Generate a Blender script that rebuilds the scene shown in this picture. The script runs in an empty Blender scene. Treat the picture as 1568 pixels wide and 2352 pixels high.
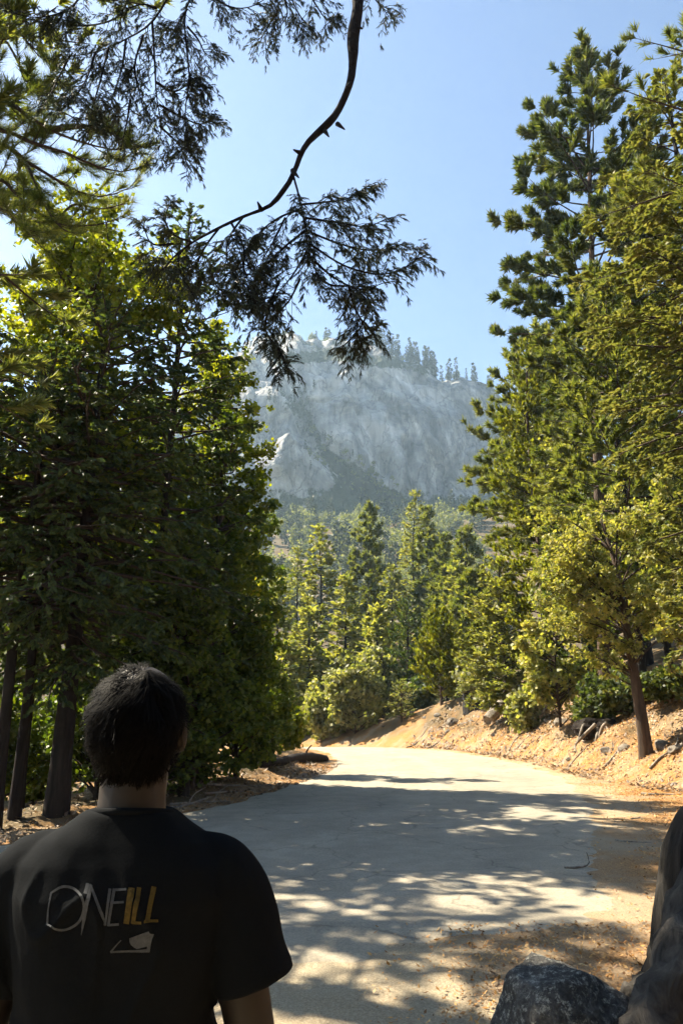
import bpy, bmesh, math
import numpy as np
from mathutils import Vector, Matrix

scene = bpy.context.scene
col = scene.collection
R = math.radians

# ------------------------------------------------------------------ camera
CAM = np.array([0.0, 0.0, 1.6])
PITCH = math.atan((1650 - 1176) / 1700.0)
cam_data = bpy.data.cameras.new('camera')
cam_data.sensor_fit = 'VERTICAL'
cam_data.sensor_height = 36.0
cam_data.lens = 36.0 * 1700 / 2352
cam_data.clip_start = 0.05
cam_data.clip_end = 4000
cam = bpy.data.objects.new('camera', cam_data)
col.objects.link(cam)
cam.location = CAM
cam.rotation_euler = (R(90) + PITCH, 0, 0)
scene.camera = cam

# ------------------------------------------------------------------ sky, sun, exposure
SUN_AZ, SUN_EL = R(-60), R(48)
world = bpy.data.worlds.new('World')
scene.world = world
world.use_nodes = True
wn = world.node_tree.nodes
wl = world.node_tree.links
wn.clear()
sky = wn.new('ShaderNodeTexSky')
sky.sky_type = 'NISHITA'
sky.sun_disc = False
sky.sun_elevation = SUN_EL
sky.sun_rotation = SUN_AZ % (2 * math.pi)
sky.altitude = 1600
sky.air_density = 1.15
sky.dust_density = 1.5
sky.ozone_density = 0.9
bg = wn.new('ShaderNodeBackground')
bg.inputs['Strength'].default_value = 0.060
wo = wn.new('ShaderNodeOutputWorld')
wl.new(sky.outputs[0], bg.inputs[0])
wl.new(bg.outputs[0], wo.inputs[0])

SUN_DIR = Vector((math.sin(SUN_AZ) * math.cos(SUN_EL), math.cos(SUN_AZ) * math.cos(SUN_EL), math.sin(SUN_EL)))
sun_data = bpy.data.lights.new('sun', 'SUN')
sun_data.energy = 5.0
sun_data.angle = R(0.53)
sun_data.color = (1.0, 0.88, 0.68)
sun = bpy.data.objects.new('sun', sun_data)
col.objects.link(sun)
sun.location = SUN_DIR * 300
sun.rotation_euler = SUN_DIR.to_track_quat('Z', 'Y').to_euler()

scene.view_settings.view_transform = 'Standard'
scene.view_settings.look = 'None'
scene.view_settings.gamma = 1.0
scene.view_settings.exposure = 2.05
scene.view_settings.use_curve_mapping = False
scene.render.engine = 'CYCLES'
cy = scene.cycles
cy.max_bounces = 4
cy.diffuse_bounces = 2
cy.glossy_bounces = 2
cy.transmission_bounces = 2
cy.transparent_max_bounces = 4
cy.volume_bounces = 1
cy.use_adaptive_sampling = True
cy.adaptive_threshold = 0.03
cy.use_light_tree = False
cy.use_denoising = True
cy.sample_clamp_indirect = 4.0
cy.caustics_reflective = False
cy.caustics_refractive = False

# ------------------------------------------------------------------ helpers
_c, _s = math.cos(PITCH), math.sin(PITCH)


def P(px, py, Y):
    """world point at forward distance Y that the photo shows at (px, py) of its 1568 x 2352 copy"""
    u = (px - 784) / 1700.0
    v = (1176 - py) / 1700.0
    t = Y / (_c - v * _s)
    return np.array([u * t, Y, 1.6 + t * (_s + v * _c)])


def unit(a):
    return a / np.maximum(np.linalg.norm(a, axis=-1, keepdims=True), 1e-9)


UP = np.array([0.0, 0.0, 1.0])


def _hash(ix, iy, iz, seed):
    n = (ix * 374761393 + iy * 668265263 + iz * 2147483647 + seed * 144665) & 0xffffffff
    n = ((n ^ (n >> 13)) * 1274126177) & 0xffffffff
    n = ((n ^ (n >> 16)) * 2246822519) & 0xffffffff
    return ((n ^ (n >> 15)) & 0xffff) / 65535.0


def vnoise(x, y, z=None, seed=0):
    """value noise, -1 to 1"""
    x = np.asarray(x, float)
    y = np.asarray(y, float) + 0 * x
    z = (np.zeros_like(x) if z is None else np.asarray(z, float)) + 0 * x
    ix, iy, iz = np.floor(x).astype(np.int64), np.floor(y).astype(np.int64), np.floor(z).astype(np.int64)
    fx, fy, fz = x - ix, y - iy, z - iz
    fx, fy, fz = [f * f * f * (f * (f * 6 - 15) + 10) for f in (fx, fy, fz)]
    r = 0
    for dx in (0, 1):
        for dy in (0, 1):
            for dz in (0, 1):
                r = r + _hash(ix + dx, iy + dy, iz + dz, seed) * (fx if dx else 1 - fx) * (fy if dy else 1 - fy) * (fz if dz else 1 - fz)
    return r * 2 - 1


def fbm(x, y, z=None, oct=4, seed=0, gain=0.5):
    r, a = 0, 1.0
    for i in range(oct):
        f = 2.03 ** i
        r = r + a * vnoise(np.asarray(x) * f, np.asarray(y) * f, None if z is None else np.asarray(z) * f, seed + i * 17)
        a *= gain
    return r


class Acc:
    """collects vertices and faces, builds one mesh"""

    def __init__(self):
        self.v, self.f, self.n = [], [], 0

    def add(self, V, F, mat=0, smooth=False):
        V = np.asarray(V, np.float32).reshape(-1, 3)
        F = np.asarray(F, np.int64)
        if len(F) == 0:
            return self
        self.v.append(V)
        self.f.append((F + self.n, mat, smooth))
        self.n += len(V)
        return self

    def mesh(self, name, mats):
        V = np.concatenate(self.v)
        loops = np.concatenate([f.ravel() for f, m, s in self.f]).astype(np.int32)
        sizes = np.concatenate([np.full(len(f), f.shape[1], np.int32) for f, m, s in self.f])
        mi = np.concatenate([np.full(len(f), m, np.int32) for f, m, s in self.f])
        sm = np.concatenate([np.full(len(f), s, bool) for f, m, s in self.f])
        me = bpy.data.meshes.new(name)
        me.vertices.add(len(V))
        me.vertices.foreach_set('co', V.ravel())
        me.loops.add(len(loops))
        me.loops.foreach_set('vertex_index', loops)
        me.polygons.add(len(sizes))
        st = np.zeros(len(sizes), np.int32)
        st[1:] = np.cumsum(sizes)[:-1]
        me.polygons.foreach_set('loop_start', st)
        for m in mats if isinstance(mats, (list, tuple)) else [mats]:
            me.materials.append(m)
        me.polygons.foreach_set('material_index', mi)
        me.polygons.foreach_set('use_smooth', sm)
        me.update(calc_edges=True)
        return me


def obj(name, me, parent=None, loc=None):
    if isinstance(me, tuple):
        me = me[0].mesh(name, me[1])
    o = bpy.data.objects.new(name, me)
    col.objects.link(o)
    if parent is not None:
        o.parent = parent
    if loc is not None:
        o.location = loc
    return o


def tag(o, label=None, cat=None, group=None, kind=None):
    if label:
        o['label'] = label
    if cat:
        o['category'] = cat
    if group:
        o['group'] = group
    if kind:
        o['kind'] = kind
    return o


def empty(name, loc, rz=0.0, scale=1.0):
    o = bpy.data.objects.new(name, None)
    o.empty_display_size = 0.3
    col.objects.link(o)
    o.location = loc
    o.rotation_euler = (0, 0, rz)
    o.scale = (scale,) * 3
    return o


def copy_tree(o, loc, rz=0.0, scale=1.0, parent=None):
    c = o.copy()
    col.objects.link(c)
    if parent is None:
        c.location = loc
        c.rotation_euler = (0, 0, rz)
        c.scale = (scale,) * 3 if np.isscalar(scale) else scale
    else:
        c.parent = parent
    for ch in o.children:
        copy_tree(ch, None, parent=c)
    return c


def tubes(Pts, Rad, S=4, ref=None):
    """Pts [N,K,3], Rad [N,K] -> verts, quads"""
    N, K, _ = Pts.shape
    T = unit(np.gradient(Pts, axis=1))
    if ref is None:
        mean = np.abs(unit(Pts[:, -1] - Pts[:, 0])[:, None, 2:3])
        ref = np.where(mean < 0.8, UP + np.array([0.01, 0.02, 0]), np.array([0.1, 1.0, 0]))
    ref = np.broadcast_to(ref, T.shape)
    U = unit(np.cross(T, ref))
    W = np.cross(T, U)
    a = np.arange(S) * 2 * math.pi / S
    ring = Pts[:, :, None] + Rad[:, :, None, None] * (np.cos(a)[:, None] * U[:, :, None] + np.sin(a)[:, None] * W[:, :, None])
    idx = np.arange(N * K * S).reshape(N, K, S)
    n = np.roll(idx, -1, axis=2)
    F = np.stack([idx[:, :-1], n[:, :-1], n[:, 1:], idx[:, 1:]], -1).reshape(-1, 4)
    return ring.reshape(-1, 3), F


def along(Pts, idx, t):
    K = Pts.shape[1]
    f = t * (K - 1)
    i = np.clip(f.astype(int), 0, K - 2)
    w = (f - i)[:, None]
    A, B = Pts[idx, i], Pts[idx, i + 1]
    return A + (B - A) * w, unit(B - A)


def resample(pts, K):
    """smooth polyline through pts, K samples"""
    pts = np.asarray(pts, float)
    if len(pts) < 3:
        s = np.linspace(0, 1, K)[:, None]
        return pts[0] + (pts[-1] - pts[0]) * s
    e = np.vstack([2 * pts[0] - pts[1], pts, 2 * pts[-1] - pts[-2]])
    out = []
    for i in range(1, len(e) - 2):
        for t in np.linspace(0, 1, 8, endpoint=False):
            a, b, c, d = e[i - 1], e[i], e[i + 1], e[i + 2]
            out.append(0.5 * (2 * b + (c - a) * t + (2 * a - 5 * b + 4 * c - d) * t * t + (3 * b - a - 3 * c + d) * t ** 3))
    out.append(pts[-1])
    out = np.array(out)
    l = np.concatenate([[0], np.cumsum(np.linalg.norm(np.diff(out, axis=0), axis=1))])
    s = np.linspace(0, l[-1], K)
    return np.stack([np.interp(s, l, out[:, k]) for k in range(3)], 1)


# ------------------------------------------------------------------ materials
def newmat(name):
    m = bpy.data.materials.new(name)
    m.use_nodes = True
    nt = m.node_tree
    nt.nodes.clear()
    out = nt.nodes.new('ShaderNodeOutputMaterial')
    return m, nt.nodes, nt.links, out


def ramp(n, stops):
    r = n.new('ShaderNodeValToRGB')
    e = r.color_ramp.elements
    while len(e) < len(stops):
        e.new(0.5)
    for i, (p, c) in enumerate(stops):
        e[i].position = p
        e[i].color = (*c, 1) if len(c) == 3 else c
    return r


def noise(n, l, scale, detail=4, rough=0.6, coord='Object', vec=None, dist=0.0):
    t = n.new('ShaderNodeTexNoise')
    t.inputs['Scale'].default_value = scale
    t.inputs['Detail'].default_value = detail
    t.inputs['Roughness'].default_value = rough
    t.inputs['Distortion'].default_value = dist
    if vec is None:
        tc = n.new('ShaderNodeTexCoord')
        vec = tc.outputs[coord]
    l.new(vec, t.inputs['Vector'])
    return t


def mapping(n, l, scale=(1, 1, 1), coord='Object', rot=(0, 0, 0)):
    tc = n.new('ShaderNodeTexCoord')
    mp = n.new('ShaderNodeMapping')
    mp.inputs['Scale'].default_value = scale
    mp.inputs['Rotation'].default_value = rot
    l.new(tc.outputs[coord], mp.inputs[0])
    return mp.outputs[0]


def mixc(n, l, fac, a, b, mode='MIX'):
    m = n.new('ShaderNodeMix')
    m.data_type = 'RGBA'
    m.blend_type = mode
    for s, v in ((m.inputs[0], fac), (m.inputs[6], a), (m.inputs[7], b)):
        if isinstance(v, (int, float)):
            s.default_value = v
        elif isinstance(v, tuple):
            s.default_value = (*v, 1)
        else:
            l.new(v, s)
    return m.outputs[2]


def leafmat(name, stops, trans=0.35, tcol=(1.35, 1.40, 0.42), nscale=0.55, gloss=0.35):
    """leaf colour varies leaf by leaf and clump by clump; some light passes through"""
    m, n, l, out = newmat(name)
    g = n.new('ShaderNodeNewGeometry')
    nz = noise(n, l, nscale, 2, 0.6)
    mr = n.new('ShaderNodeMath')
    mr.operation = 'MULTIPLY_ADD'
    l.new(g.outputs['Random Per Island'], mr.inputs[0])
    mr.inputs[1].default_value = 0.55
    mr.inputs[2].default_value = -0.28
    ad = n.new('ShaderNodeMath')
    ad.operation = 'ADD'
    l.new(nz.outputs[0], ad.inputs[0])
    l.new(mr.outputs[0], ad.inputs[1])
    rp = ramp(n, stops)
    l.new(ad.outputs[0], rp.inputs[0])
    d = n.new('ShaderNodeBsdfPrincipled')
    d.inputs['Roughness'].default_value = 0.55
    d.inputs['Specular IOR Level'].default_value = gloss
    l.new(rp.outputs[0], d.inputs['Base Color'])
    t = n.new('ShaderNodeBsdfTranslucent')
    tc = mixc(n, l, 1.0, rp.outputs[0], tcol, 'MULTIPLY')
    l.new(tc, t.inputs[0])
    ms = n.new('ShaderNodeMixShader')
    ms.inputs[0].default_value = trans
    l.new(d.outputs[0], ms.inputs[1])
    l.new(t.outputs[0], ms.inputs[2])
    l.new(ms.outputs[0], out.inputs[0])
    return m


def barkmat(name, c0, c1, scale=6.0, stretch=0.18, bump=0.6, rough=0.9):
    m, n, l, out = newmat(name)
    v = mapping(n, l, (1, 1, stretch))
    nz = noise(n, l, scale, 6, 0.65, vec=v, dist=0.6)
    rp = ramp(n, [(0.32, c0), (0.68, c1)])
    l.new(nz.outputs[0], rp.inputs[0])
    d = n.new('ShaderNodeBsdfPrincipled')
    d.inputs['Roughness'].default_value = rough
    d.inputs['Specular IOR Level'].default_value = 0.15
    l.new(rp.outputs[0], d.inputs['Base Color'])
    b = n.new('ShaderNodeBump')
    b.inputs['Strength'].default_value = bump
    b.inputs['Distance'].default_value = 0.04
    l.new(nz.outputs[0], b.inputs['Height'])
    l.new(b.outputs[0], d.inputs['Normal'])
    l.new(d.outputs[0], out.inputs[0])
    return m


M = {}
M['pine'] = leafmat('pine_needles', [(0.2, (0.064, 0.085, 0.027)), (0.5, (0.139, 0.160, 0.049)), (0.8, (0.224, 0.220, 0.075))], 0.50)
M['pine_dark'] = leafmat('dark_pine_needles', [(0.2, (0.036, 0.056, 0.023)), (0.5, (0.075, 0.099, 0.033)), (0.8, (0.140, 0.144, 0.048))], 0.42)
M['fir'] = leafmat('fir_needles', [(0.2, (0.078, 0.099, 0.031)), (0.5, (0.171, 0.183, 0.059)), (0.8, (0.249, 0.234, 0.090))], 0.42, (1.2, 1.2, 0.5))
M['fir_mid'] = leafmat('pale_fir_needles', [(0.2, (0.103, 0.124, 0.043)), (0.5, (0.214, 0.222, 0.077)), (0.8, (0.342, 0.316, 0.119))], 0.50)
M['cedar'] = leafmat('cedar_sprays', [(0.2, (0.083, 0.104, 0.018)), (0.5, (0.174, 0.191, 0.022)), (0.8, (0.242, 0.227, 0.033))], 0.50)
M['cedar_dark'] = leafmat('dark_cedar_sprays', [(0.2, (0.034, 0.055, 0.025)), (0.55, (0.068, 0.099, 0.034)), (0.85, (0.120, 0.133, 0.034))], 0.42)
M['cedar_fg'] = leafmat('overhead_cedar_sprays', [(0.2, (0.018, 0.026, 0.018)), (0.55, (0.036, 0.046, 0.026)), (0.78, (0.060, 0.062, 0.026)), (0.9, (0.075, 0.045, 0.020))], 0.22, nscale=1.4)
M['oak'] = leafmat('oak_leaves', [(0.2, (0.110, 0.150, 0.020)), (0.5, (0.200, 0.240, 0.036)), (0.8, (0.270, 0.270, 0.050))], 0.60, (1.25, 1.2, 0.2))
M['oak_pale'] = leafmat('pale_oak_leaves', [(0.2, (0.156, 0.188, 0.055)), (0.5, (0.289, 0.296, 0.094)), (0.8, (0.406, 0.360, 0.125))], 0.50, (1.2, 1.2, 0.4))
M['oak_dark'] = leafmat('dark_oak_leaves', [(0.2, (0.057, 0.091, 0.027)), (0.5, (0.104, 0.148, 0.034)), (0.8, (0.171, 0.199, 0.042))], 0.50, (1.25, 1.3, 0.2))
M['bush'] = leafmat('shrub_leaves', [(0.2, (0.123, 0.140, 0.059)), (0.5, (0.228, 0.234, 0.102)), (0.8, (0.350, 0.325, 0.149))], 0.50)
M['far'] = leafmat('far_foliage', [(0.2, (0.070, 0.087, 0.031)), (0.5, (0.148, 0.163, 0.062)), (0.8, (0.232, 0.225, 0.098))], 0.50, nscale=0.3)
M['far_dark'] = leafmat('far_conifer_foliage', [(0.2, (0.018, 0.026, 0.012)), (0.5, (0.034, 0.044, 0.020)), (0.8, (0.060, 0.066, 0.030))], 0.25, nscale=0.3)
M['bark'] = barkmat('pine_bark', (0.030, 0.022, 0.017), (0.120, 0.082, 0.058))
M['bark_dark'] = barkmat('dark_bark', (0.010, 0.008, 0.008), (0.036, 0.028, 0.023))
M['limb'] = barkmat('black_limb_bark', (0.006, 0.005, 0.005), (0.022, 0.018, 0.016), 22, 0.5, 0.9)
M['twig'] = barkmat('twig_bark', (0.030, 0.022, 0.018), (0.085, 0.060, 0.046), 20, 0.5, 0.3)
M['dead'] = barkmat('dead_twig', (0.14, 0.11, 0.09), (0.30, 0.25, 0.20), 14, 0.4, 0.3)
M['wood'] = barkmat('weathered_wood', (0.060, 0.050, 0.040), (0.34, 0.30, 0.25), 9, 0.08, 0.8)


def rockmat(name, c0, c1, c2, scale=3.0, lichen=0.0, bump=0.5, dist=0.05):
    m, n, l, out = newmat(name)
    a = noise(n, l, scale, 8, 0.65)
    b = noise(n, l, scale * 14, 3, 0.6)
    rp = ramp(n, [(0.3, c0), (0.52, c1), (0.72, c2)])
    l.new(a.outputs[0], rp.inputs[0])
    sp = ramp(n, [(0.36, (0.45, 0.45, 0.45)), (0.60, (1.1, 1.1, 1.1))])
    l.new(b.outputs[0], sp.inputs[0])
    c = mixc(n, l, 0.8, rp.outputs[0], sp.outputs[0], 'MULTIPLY')
    if lichen:
        k = noise(n, l, scale * 5.5, 9, 0.85, dist=0.15)
        kr = ramp(n, [(0.52, (0, 0, 0)), (0.60, (1, 1, 1))])
        l.new(k.outputs[0], kr.inputs[0])
        mm = n.new('ShaderNodeMath')
        mm.operation = 'MULTIPLY'
        mm.inputs[1].default_value = lichen
        l.new(kr.outputs[0], mm.inputs[0])
        c = mixc(n, l, mm.outputs[0], c, (0.36, 0.36, 0.31))
    d = n.new('ShaderNodeBsdfPrincipled')
    d.inputs['Roughness'].default_value = 0.88
    d.inputs['Specular IOR Level'].default_value = 0.25
    l.new(c, d.inputs['Base Color'])
    ad = mixc(n, l, 0.35, a.outputs[0], b.outputs[0])
    bp = n.new('ShaderNodeBump')
    bp.inputs['Strength'].default_value = bump
    bp.inputs['Distance'].default_value = dist
    l.new(ad, bp.inputs['Height'])
    l.new(bp.outputs[0], d.inputs['Normal'])
    l.new(d.outputs[0], out.inputs[0])
    return m


M['rock'] = rockmat('bank_rock', (0.08, 0.068, 0.055), (0.18, 0.155, 0.125), (0.30, 0.265, 0.22))
M['boulder'] = rockmat('boulder_granite', (0.022, 0.022, 0.022), (0.055, 0.053, 0.050), (0.12, 0.115, 0.108), 4.0, 0.7, 0.8, 0.04)


def road_material():
    m, n, l, out = newmat('old_asphalt')
    big = noise(n, l, 0.35, 4, 0.6)
    fine = noise(n, l, 42, 3, 0.7)
    mid = noise(n, l, 3.0, 5, 0.6)
    r1 = ramp(n, [(0.3, (0.270, 0.242, 0.192)), (0.7, (0.370, 0.332, 0.262))])
    l.new(big.outputs[0], r1.inputs[0])
    r2 = ramp(n, [(0.30, (0.62, 0.62, 0.64)), (0.62, (1.12, 1.12, 1.10))])
    l.new(fine.outputs[0], r2.inputs[0])
    c = mixc(n, l, 0.8, r1.outputs[0], r2.outputs[0], 'MULTIPLY')
    r3 = ramp(n, [(0.40, (0.86, 0.86, 0.86)), (0.6, (1, 1, 1))])
    l.new(mid.outputs[0], r3.inputs[0])
    c = mixc(n, l, 1.0, c, r3.outputs[0], 'MULTIPLY')
    at = n.new('ShaderNodeAttribute')
    at.attribute_name = 'across'
    wt = ramp(n, [(0.0, (1.06, 1.05, 1.0)), (0.16, (0.90, 0.90, 0.90)), (0.27, (1, 1, 1)), (0.42, (0.90, 0.90, 0.90)), (0.5, (1.04, 1.04, 1.04)), (0.60, (0.89, 0.89, 0.89)), (0.73, (1, 1, 1)), (0.84, (0.91, 0.91, 0.91)), (1.0, (1.10, 1.07, 1.0))])
    l.new(at.outputs['Fac'], wt.inputs[0])
    c = mixc(n, l, 0.8, c, wt.outputs[0], 'MULTIPLY')
    tc2 = n.new('ShaderNodeTexCoord')
    wn2 = noise(n, l, 0.9, 4, 0.6)
    av = n.new('ShaderNodeVectorMath')
    av.operation = 'MULTIPLY_ADD'
    l.new(wn2.outputs['Color'], av.inputs[0])
    av.inputs[1].default_value = (1.1, 1.1, 0)
    l.new(tc2.outputs['Object'], av.inputs[2])
    vo = n.new('ShaderNodeTexVoronoi')
    vo.feature = 'DISTANCE_TO_EDGE'
    vo.inputs['Scale'].default_value = 0.55
    l.new(av.outputs[0], vo.inputs['Vector'])
    ck = ramp(n, [(0.0, (0.35, 0.34, 0.33)), (0.012, (1, 1, 1))])
    l.new(vo.outputs['Distance'], ck.inputs[0])
    c = mixc(n, l, 0.55, c, ck.outputs[0], 'MULTIPLY')
    d = n.new('ShaderNodeBsdfPrincipled')
    d.inputs['Roughness'].default_value = 0.8
    d.inputs['Specular IOR Level'].default_value = 0.25
    l.new(c, d.inputs['Base Color'])
    b = n.new('ShaderNodeBump')
    b.inputs['Strength'].default_value = 0.5
    b.inputs['Distance'].default_value = 0.012
    l.new(fine.outputs[0], b.inputs['Height'])
    l.new(b.outputs[0], d.inputs['Normal'])
    l.new(d.outputs[0], out.inputs[0])
    return m


def ground_material():
    """tan soil with pine-needle litter; pale grit close to the asphalt (attribute 'grit')"""
    m, n, l, out = newmat('needle_littered_soil')
    a = noise(n, l, 0.8, 5, 0.65)
    b = noise(n, l, 26, 4, 0.75, dist=1.2)
    v = mapping(n, l, (30, 9, 30), rot=(0, 0, 0.5))
    k = noise(n, l, 1.5, 4, 0.7, vec=v, dist=2.0)
    litter = ramp(n, [(0.34, (0.120, 0.058, 0.022)), (0.5, (0.310, 0.160, 0.058)), (0.68, (0.460, 0.270, 0.105))])
    l.new(k.outputs[0], litter.inputs[0])
    soil = ramp(n, [(0.3, (0.210, 0.145, 0.085)), (0.7, (0.370, 0.275, 0.175))])
    l.new(b.outputs[0], soil.inputs[0])
    fr = ramp(n, [(0.40, (0, 0, 0)), (0.56, (1, 1, 1))])
    l.new(a.outputs[0], fr.inputs[0])
    c = mixc(n, l, fr.outputs[0], soil.outputs[0], litter.outputs[0])
    at = n.new('ShaderNodeAttribute')
    at.attribute_name = 'grit'
    gr = ramp(n, [(0.3, (0.240, 0.200, 0.140)), (0.5, (0.360, 0.315, 0.225)), (0.66, (0.480, 0.430, 0.320))])
    g2 = noise(n, l, 70, 3, 0.7)
    l.new(g2.outputs[0], gr.inputs[0])
    c = mixc(n, l, at.outputs['Fac'], c, gr.outputs[0])
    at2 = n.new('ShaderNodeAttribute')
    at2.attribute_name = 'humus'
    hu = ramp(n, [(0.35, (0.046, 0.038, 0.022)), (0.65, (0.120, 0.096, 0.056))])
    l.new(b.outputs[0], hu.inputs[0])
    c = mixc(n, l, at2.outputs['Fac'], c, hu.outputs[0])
    d = n.new('ShaderNodeBsdfPrincipled')
    d.inputs['Roughness'].default_value = 0.95
    d.inputs['Specular IOR Level'].default_value = 0.1
    l.new(c, d.inputs['Base Color'])
    hb = mixc(n, l, 0.5, b.outputs[0], k.outputs[0])
    bp = n.new('ShaderNodeBump')
    bp.inputs['Strength'].default_value = 0.9
    bp.inputs['Distance'].default_value = 0.035
    l.new(hb, bp.inputs['Height'])
    l.new(bp.outputs[0], d.inputs['Normal'])
    l.new(d.outputs[0], out.inputs[0])
    return m


def dome_material():
    m, n, l, out = newmat('granite_face')
    a = noise(n, l, 0.022, 7, 0.7, dist=0.6)
    r1 = ramp(n, [(0.34, (0.10, 0.105, 0.115)), (0.48, (0.27, 0.27, 0.265)), (0.62, (0.52, 0.505, 0.48))])
    l.new(a.outputs[0], r1.inputs[0])
    v = mapping(n, l, (0.10, 0.03, 0.020), rot=(0, R(20), 0))
    st = noise(n, l, 1.0, 7, 0.7, vec=v, dist=1.3)
    r2 = ramp(n, [(0.36, (0.50, 0.51, 0.54)), (0.50, (0.92, 0.92, 0.92)), (0.66, (1.25, 1.24, 1.22))])
    l.new(st.outputs[0], r2.inputs[0])
    c = mixc(n, l, 0.7, r1.outputs[0], r2.outputs[0], 'MULTIPLY')
    # cracks: dark, thin, steep
    v2 = mapping(n, l, (0.030, 0.03, 0.014), rot=(0, R(24), 0))
    wv = noise(n, l, 2.0, 4, 0.6, vec=v2)
    av = n.new('ShaderNodeVectorMath')
    av.operation = 'MULTIPLY_ADD'
    l.new(wv.outputs['Color'], av.inputs[0])
    av.inputs[1].default_value = (1.1, 1.1, 0.6)
    l.new(v2, av.inputs[2])
    vo = n.new('ShaderNodeTexVoronoi')
    vo.feature = 'DISTANCE_TO_EDGE'
    vo.inputs['Scale'].default_value = 2.3
    l.new(av.outputs[0], vo.inputs['Vector'])
    cr = ramp(n, [(0.0, (0.28, 0.28, 0.30)), (0.06, (1, 1, 1))])
    l.new(vo.outputs['Distance'], cr.inputs[0])
    c = mixc(n, l, 0.5, c, cr.outputs[0], 'MULTIPLY')
    sa = n.new('ShaderNodeAttribute')
    sa.attribute_name = 'slab_tone'
    sr = ramp(n, [(0.0, (0.38, 0.39, 0.42)), (0.5, (1, 1, 1)), (1.0, (1.75, 1.73, 1.68))])
    l.new(sa.outputs['Fac'], sr.inputs[0])
    c = mixc(n, l, 1.0, c, sr.outputs[0], 'MULTIPLY')
    at = n.new('ShaderNodeAttribute')
    at.attribute_name = 'scrub'
    k = noise(n, l, 0.09, 5, 0.7)
    ad = n.new('ShaderNodeMath')
    ad.operation = 'ADD'
    l.new(k.outputs[0], ad.inputs[0])
    l.new(at.outputs['Fac'], ad.inputs[1])
    kr = ramp(n, [(0.74, (0, 0, 0)), (0.84, (1, 1, 1))])
    l.new(ad.outputs[0], kr.inputs[0])
    c = mixc(n, l, kr.outputs[0], c, (0.040, 0.050, 0.024))
    d = n.new('ShaderNodeBsdfPrincipled')
    d.inputs['Roughness'].default_value = 0.9
    d.inputs['Specular IOR Level'].default_value = 0.2
    l.new(c, d.inputs['Base Color'])
    f = noise(n, l, 0.16, 8, 0.72, dist=0.8)
    hb = mixc(n, l, 0.35, f.outputs[0], cr.outputs[0])
    bp = n.new('ShaderNodeBump')
    bp.inputs['Strength'].default_value = 0.9
    bp.inputs['Distance'].default_value = 3.0
    l.new(hb, bp.inputs['Height'])
    l.new(bp.outputs[0], d.inputs['Normal'])
    l.new(d.outputs[0], out.inputs[0])
    return m


M['road'] = road_material()
M['ground'] = ground_material()
M['dome'] = dome_material()


# ------------------------------------------------------------------ terrain
LEFT_EDGE = np.array([(-12, -1), (-9.2, 3), (-6.6, 7), (-4.4, 11), (-2.5, 15), (-1.1, 21), (-0.4, 27), (-0.5, 34), (-1.6, 41), (-5, 48), (-11, 54), (-20, 60)], float)
RIGHT_EDGE = np.array([(-7, -3), (-4.2, 1.5), (-1.4, 4.7), (0.8, 6.05), (2.25, 6.7), (3.3, 10.2), (5.0, 15.1), (6.1, 21), (6.5, 27), (6.2, 33.5), (4.7, 41), (0.4, 49), (-7, 56.5), (-18, 65)], float)


def smoothstep(t):
    t = np.clip(t, 0, 1)
    return t * t * (3 - 2 * t)


def right_x(y):
    return np.interp(y, RIGHT_EDGE[3:, 1], RIGHT_EDGE[3:, 0])


def left_x(y):
    return np.interp(y, LEFT_EDGE[:, 1], LEFT_EDGE[:, 0])


def toe_x(y):
    return np.interp(y, [-10, 5, 10, 15, 18, 21, 30, 38, 44, 50, 58, 70], [9.5, 9, 8.6, 8.1, 7.6, 7.1, 7.3, 6.5, 4.7, 1.4, -5.5, -22])


def ground_z(x, y):
    x = np.asarray(x, float)
    y = np.asarray(y, float) + 0 * x
    x = x + 0 * y
    z = -0.0021 * np.clip(y - 40, 0, 22) ** 2 - 0.09 * np.clip(y - 62, 0, 30)
    d = x - toe_x(y)
    fb = np.interp(y, [0, 46, 58, 75], [1, 1, 0.4, 0.10])
    ds = 0.5 * (d + np.sqrt(d * d + 0.10))
    bank = (2.7 * (1 - np.exp(-np.clip(ds, 0, 60) * 0.40)) + 0.30 * np.clip(d - 2.0, 0, 45)) * fb * smoothstep((d + 1.2) / 1.2)
    dl = left_x(y) - x
    berm = 0.30 * np.exp(-((dl - 1.5) / 0.8) ** 2) * np.interp(y, [15, 22, 40, 48], [0.25, 1, 1, 0]) - 0.13 * np.clip(dl - 2.6, 0, 22)
    berm = berm * np.interp(y, [2, 8], [0, 1])
    off = np.clip(np.maximum(d + 0.4, dl), 0, 1)
    rough = off * (0.10 * fbm(x * 0.9, y * 0.9, seed=3) + 0.05 * fbm(x * 3.1, y * 3.1, oct=2, seed=5))
    steep = smoothstep(d / 1.5) * (1 - smoothstep((d - 5) / 3)) * fb
    rough = rough + steep * (0.16 * fbm(x * 0.5 + y * 0.2, y * 0.7, seed=9) + 0.09 * np.abs(vnoise(x * 1.4, y * 2.3, seed=12)))
    shoulder = 0.018 * fbm(x * 1.7, y * 1.7, oct=3, seed=21) * (1 - off)
    far = np.interp(y, [62, 110, 160, 250, 400, 430, 1000], [0, -2, 2, 45, 108, 120, 126]) + smoothstep((y - 120) / 100) * 4 * fbm(x * 0.02, y * 0.02, seed=31)
    side = 0.22 * np.clip(np.abs(x) - 70, 0, 260) * smoothstep((y + 20) / 120)
    return z + bank + berm + rough + shoulder + far + side


def axis(fine0, fine1, step, lo, hi, g=1.13):
    a = list(np.arange(fine0, fine1 + 1e-6, step))
    s, x = step, fine1
    while x < hi:
        s *= g
        x = min(x + s, hi)
        a.append(x)
    s, x, b = step, fine0, []
    while x > lo:
        s *= g
        x = max(x - s, lo)
        b.append(x)
    return np.array(b[::-1] + a)


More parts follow.
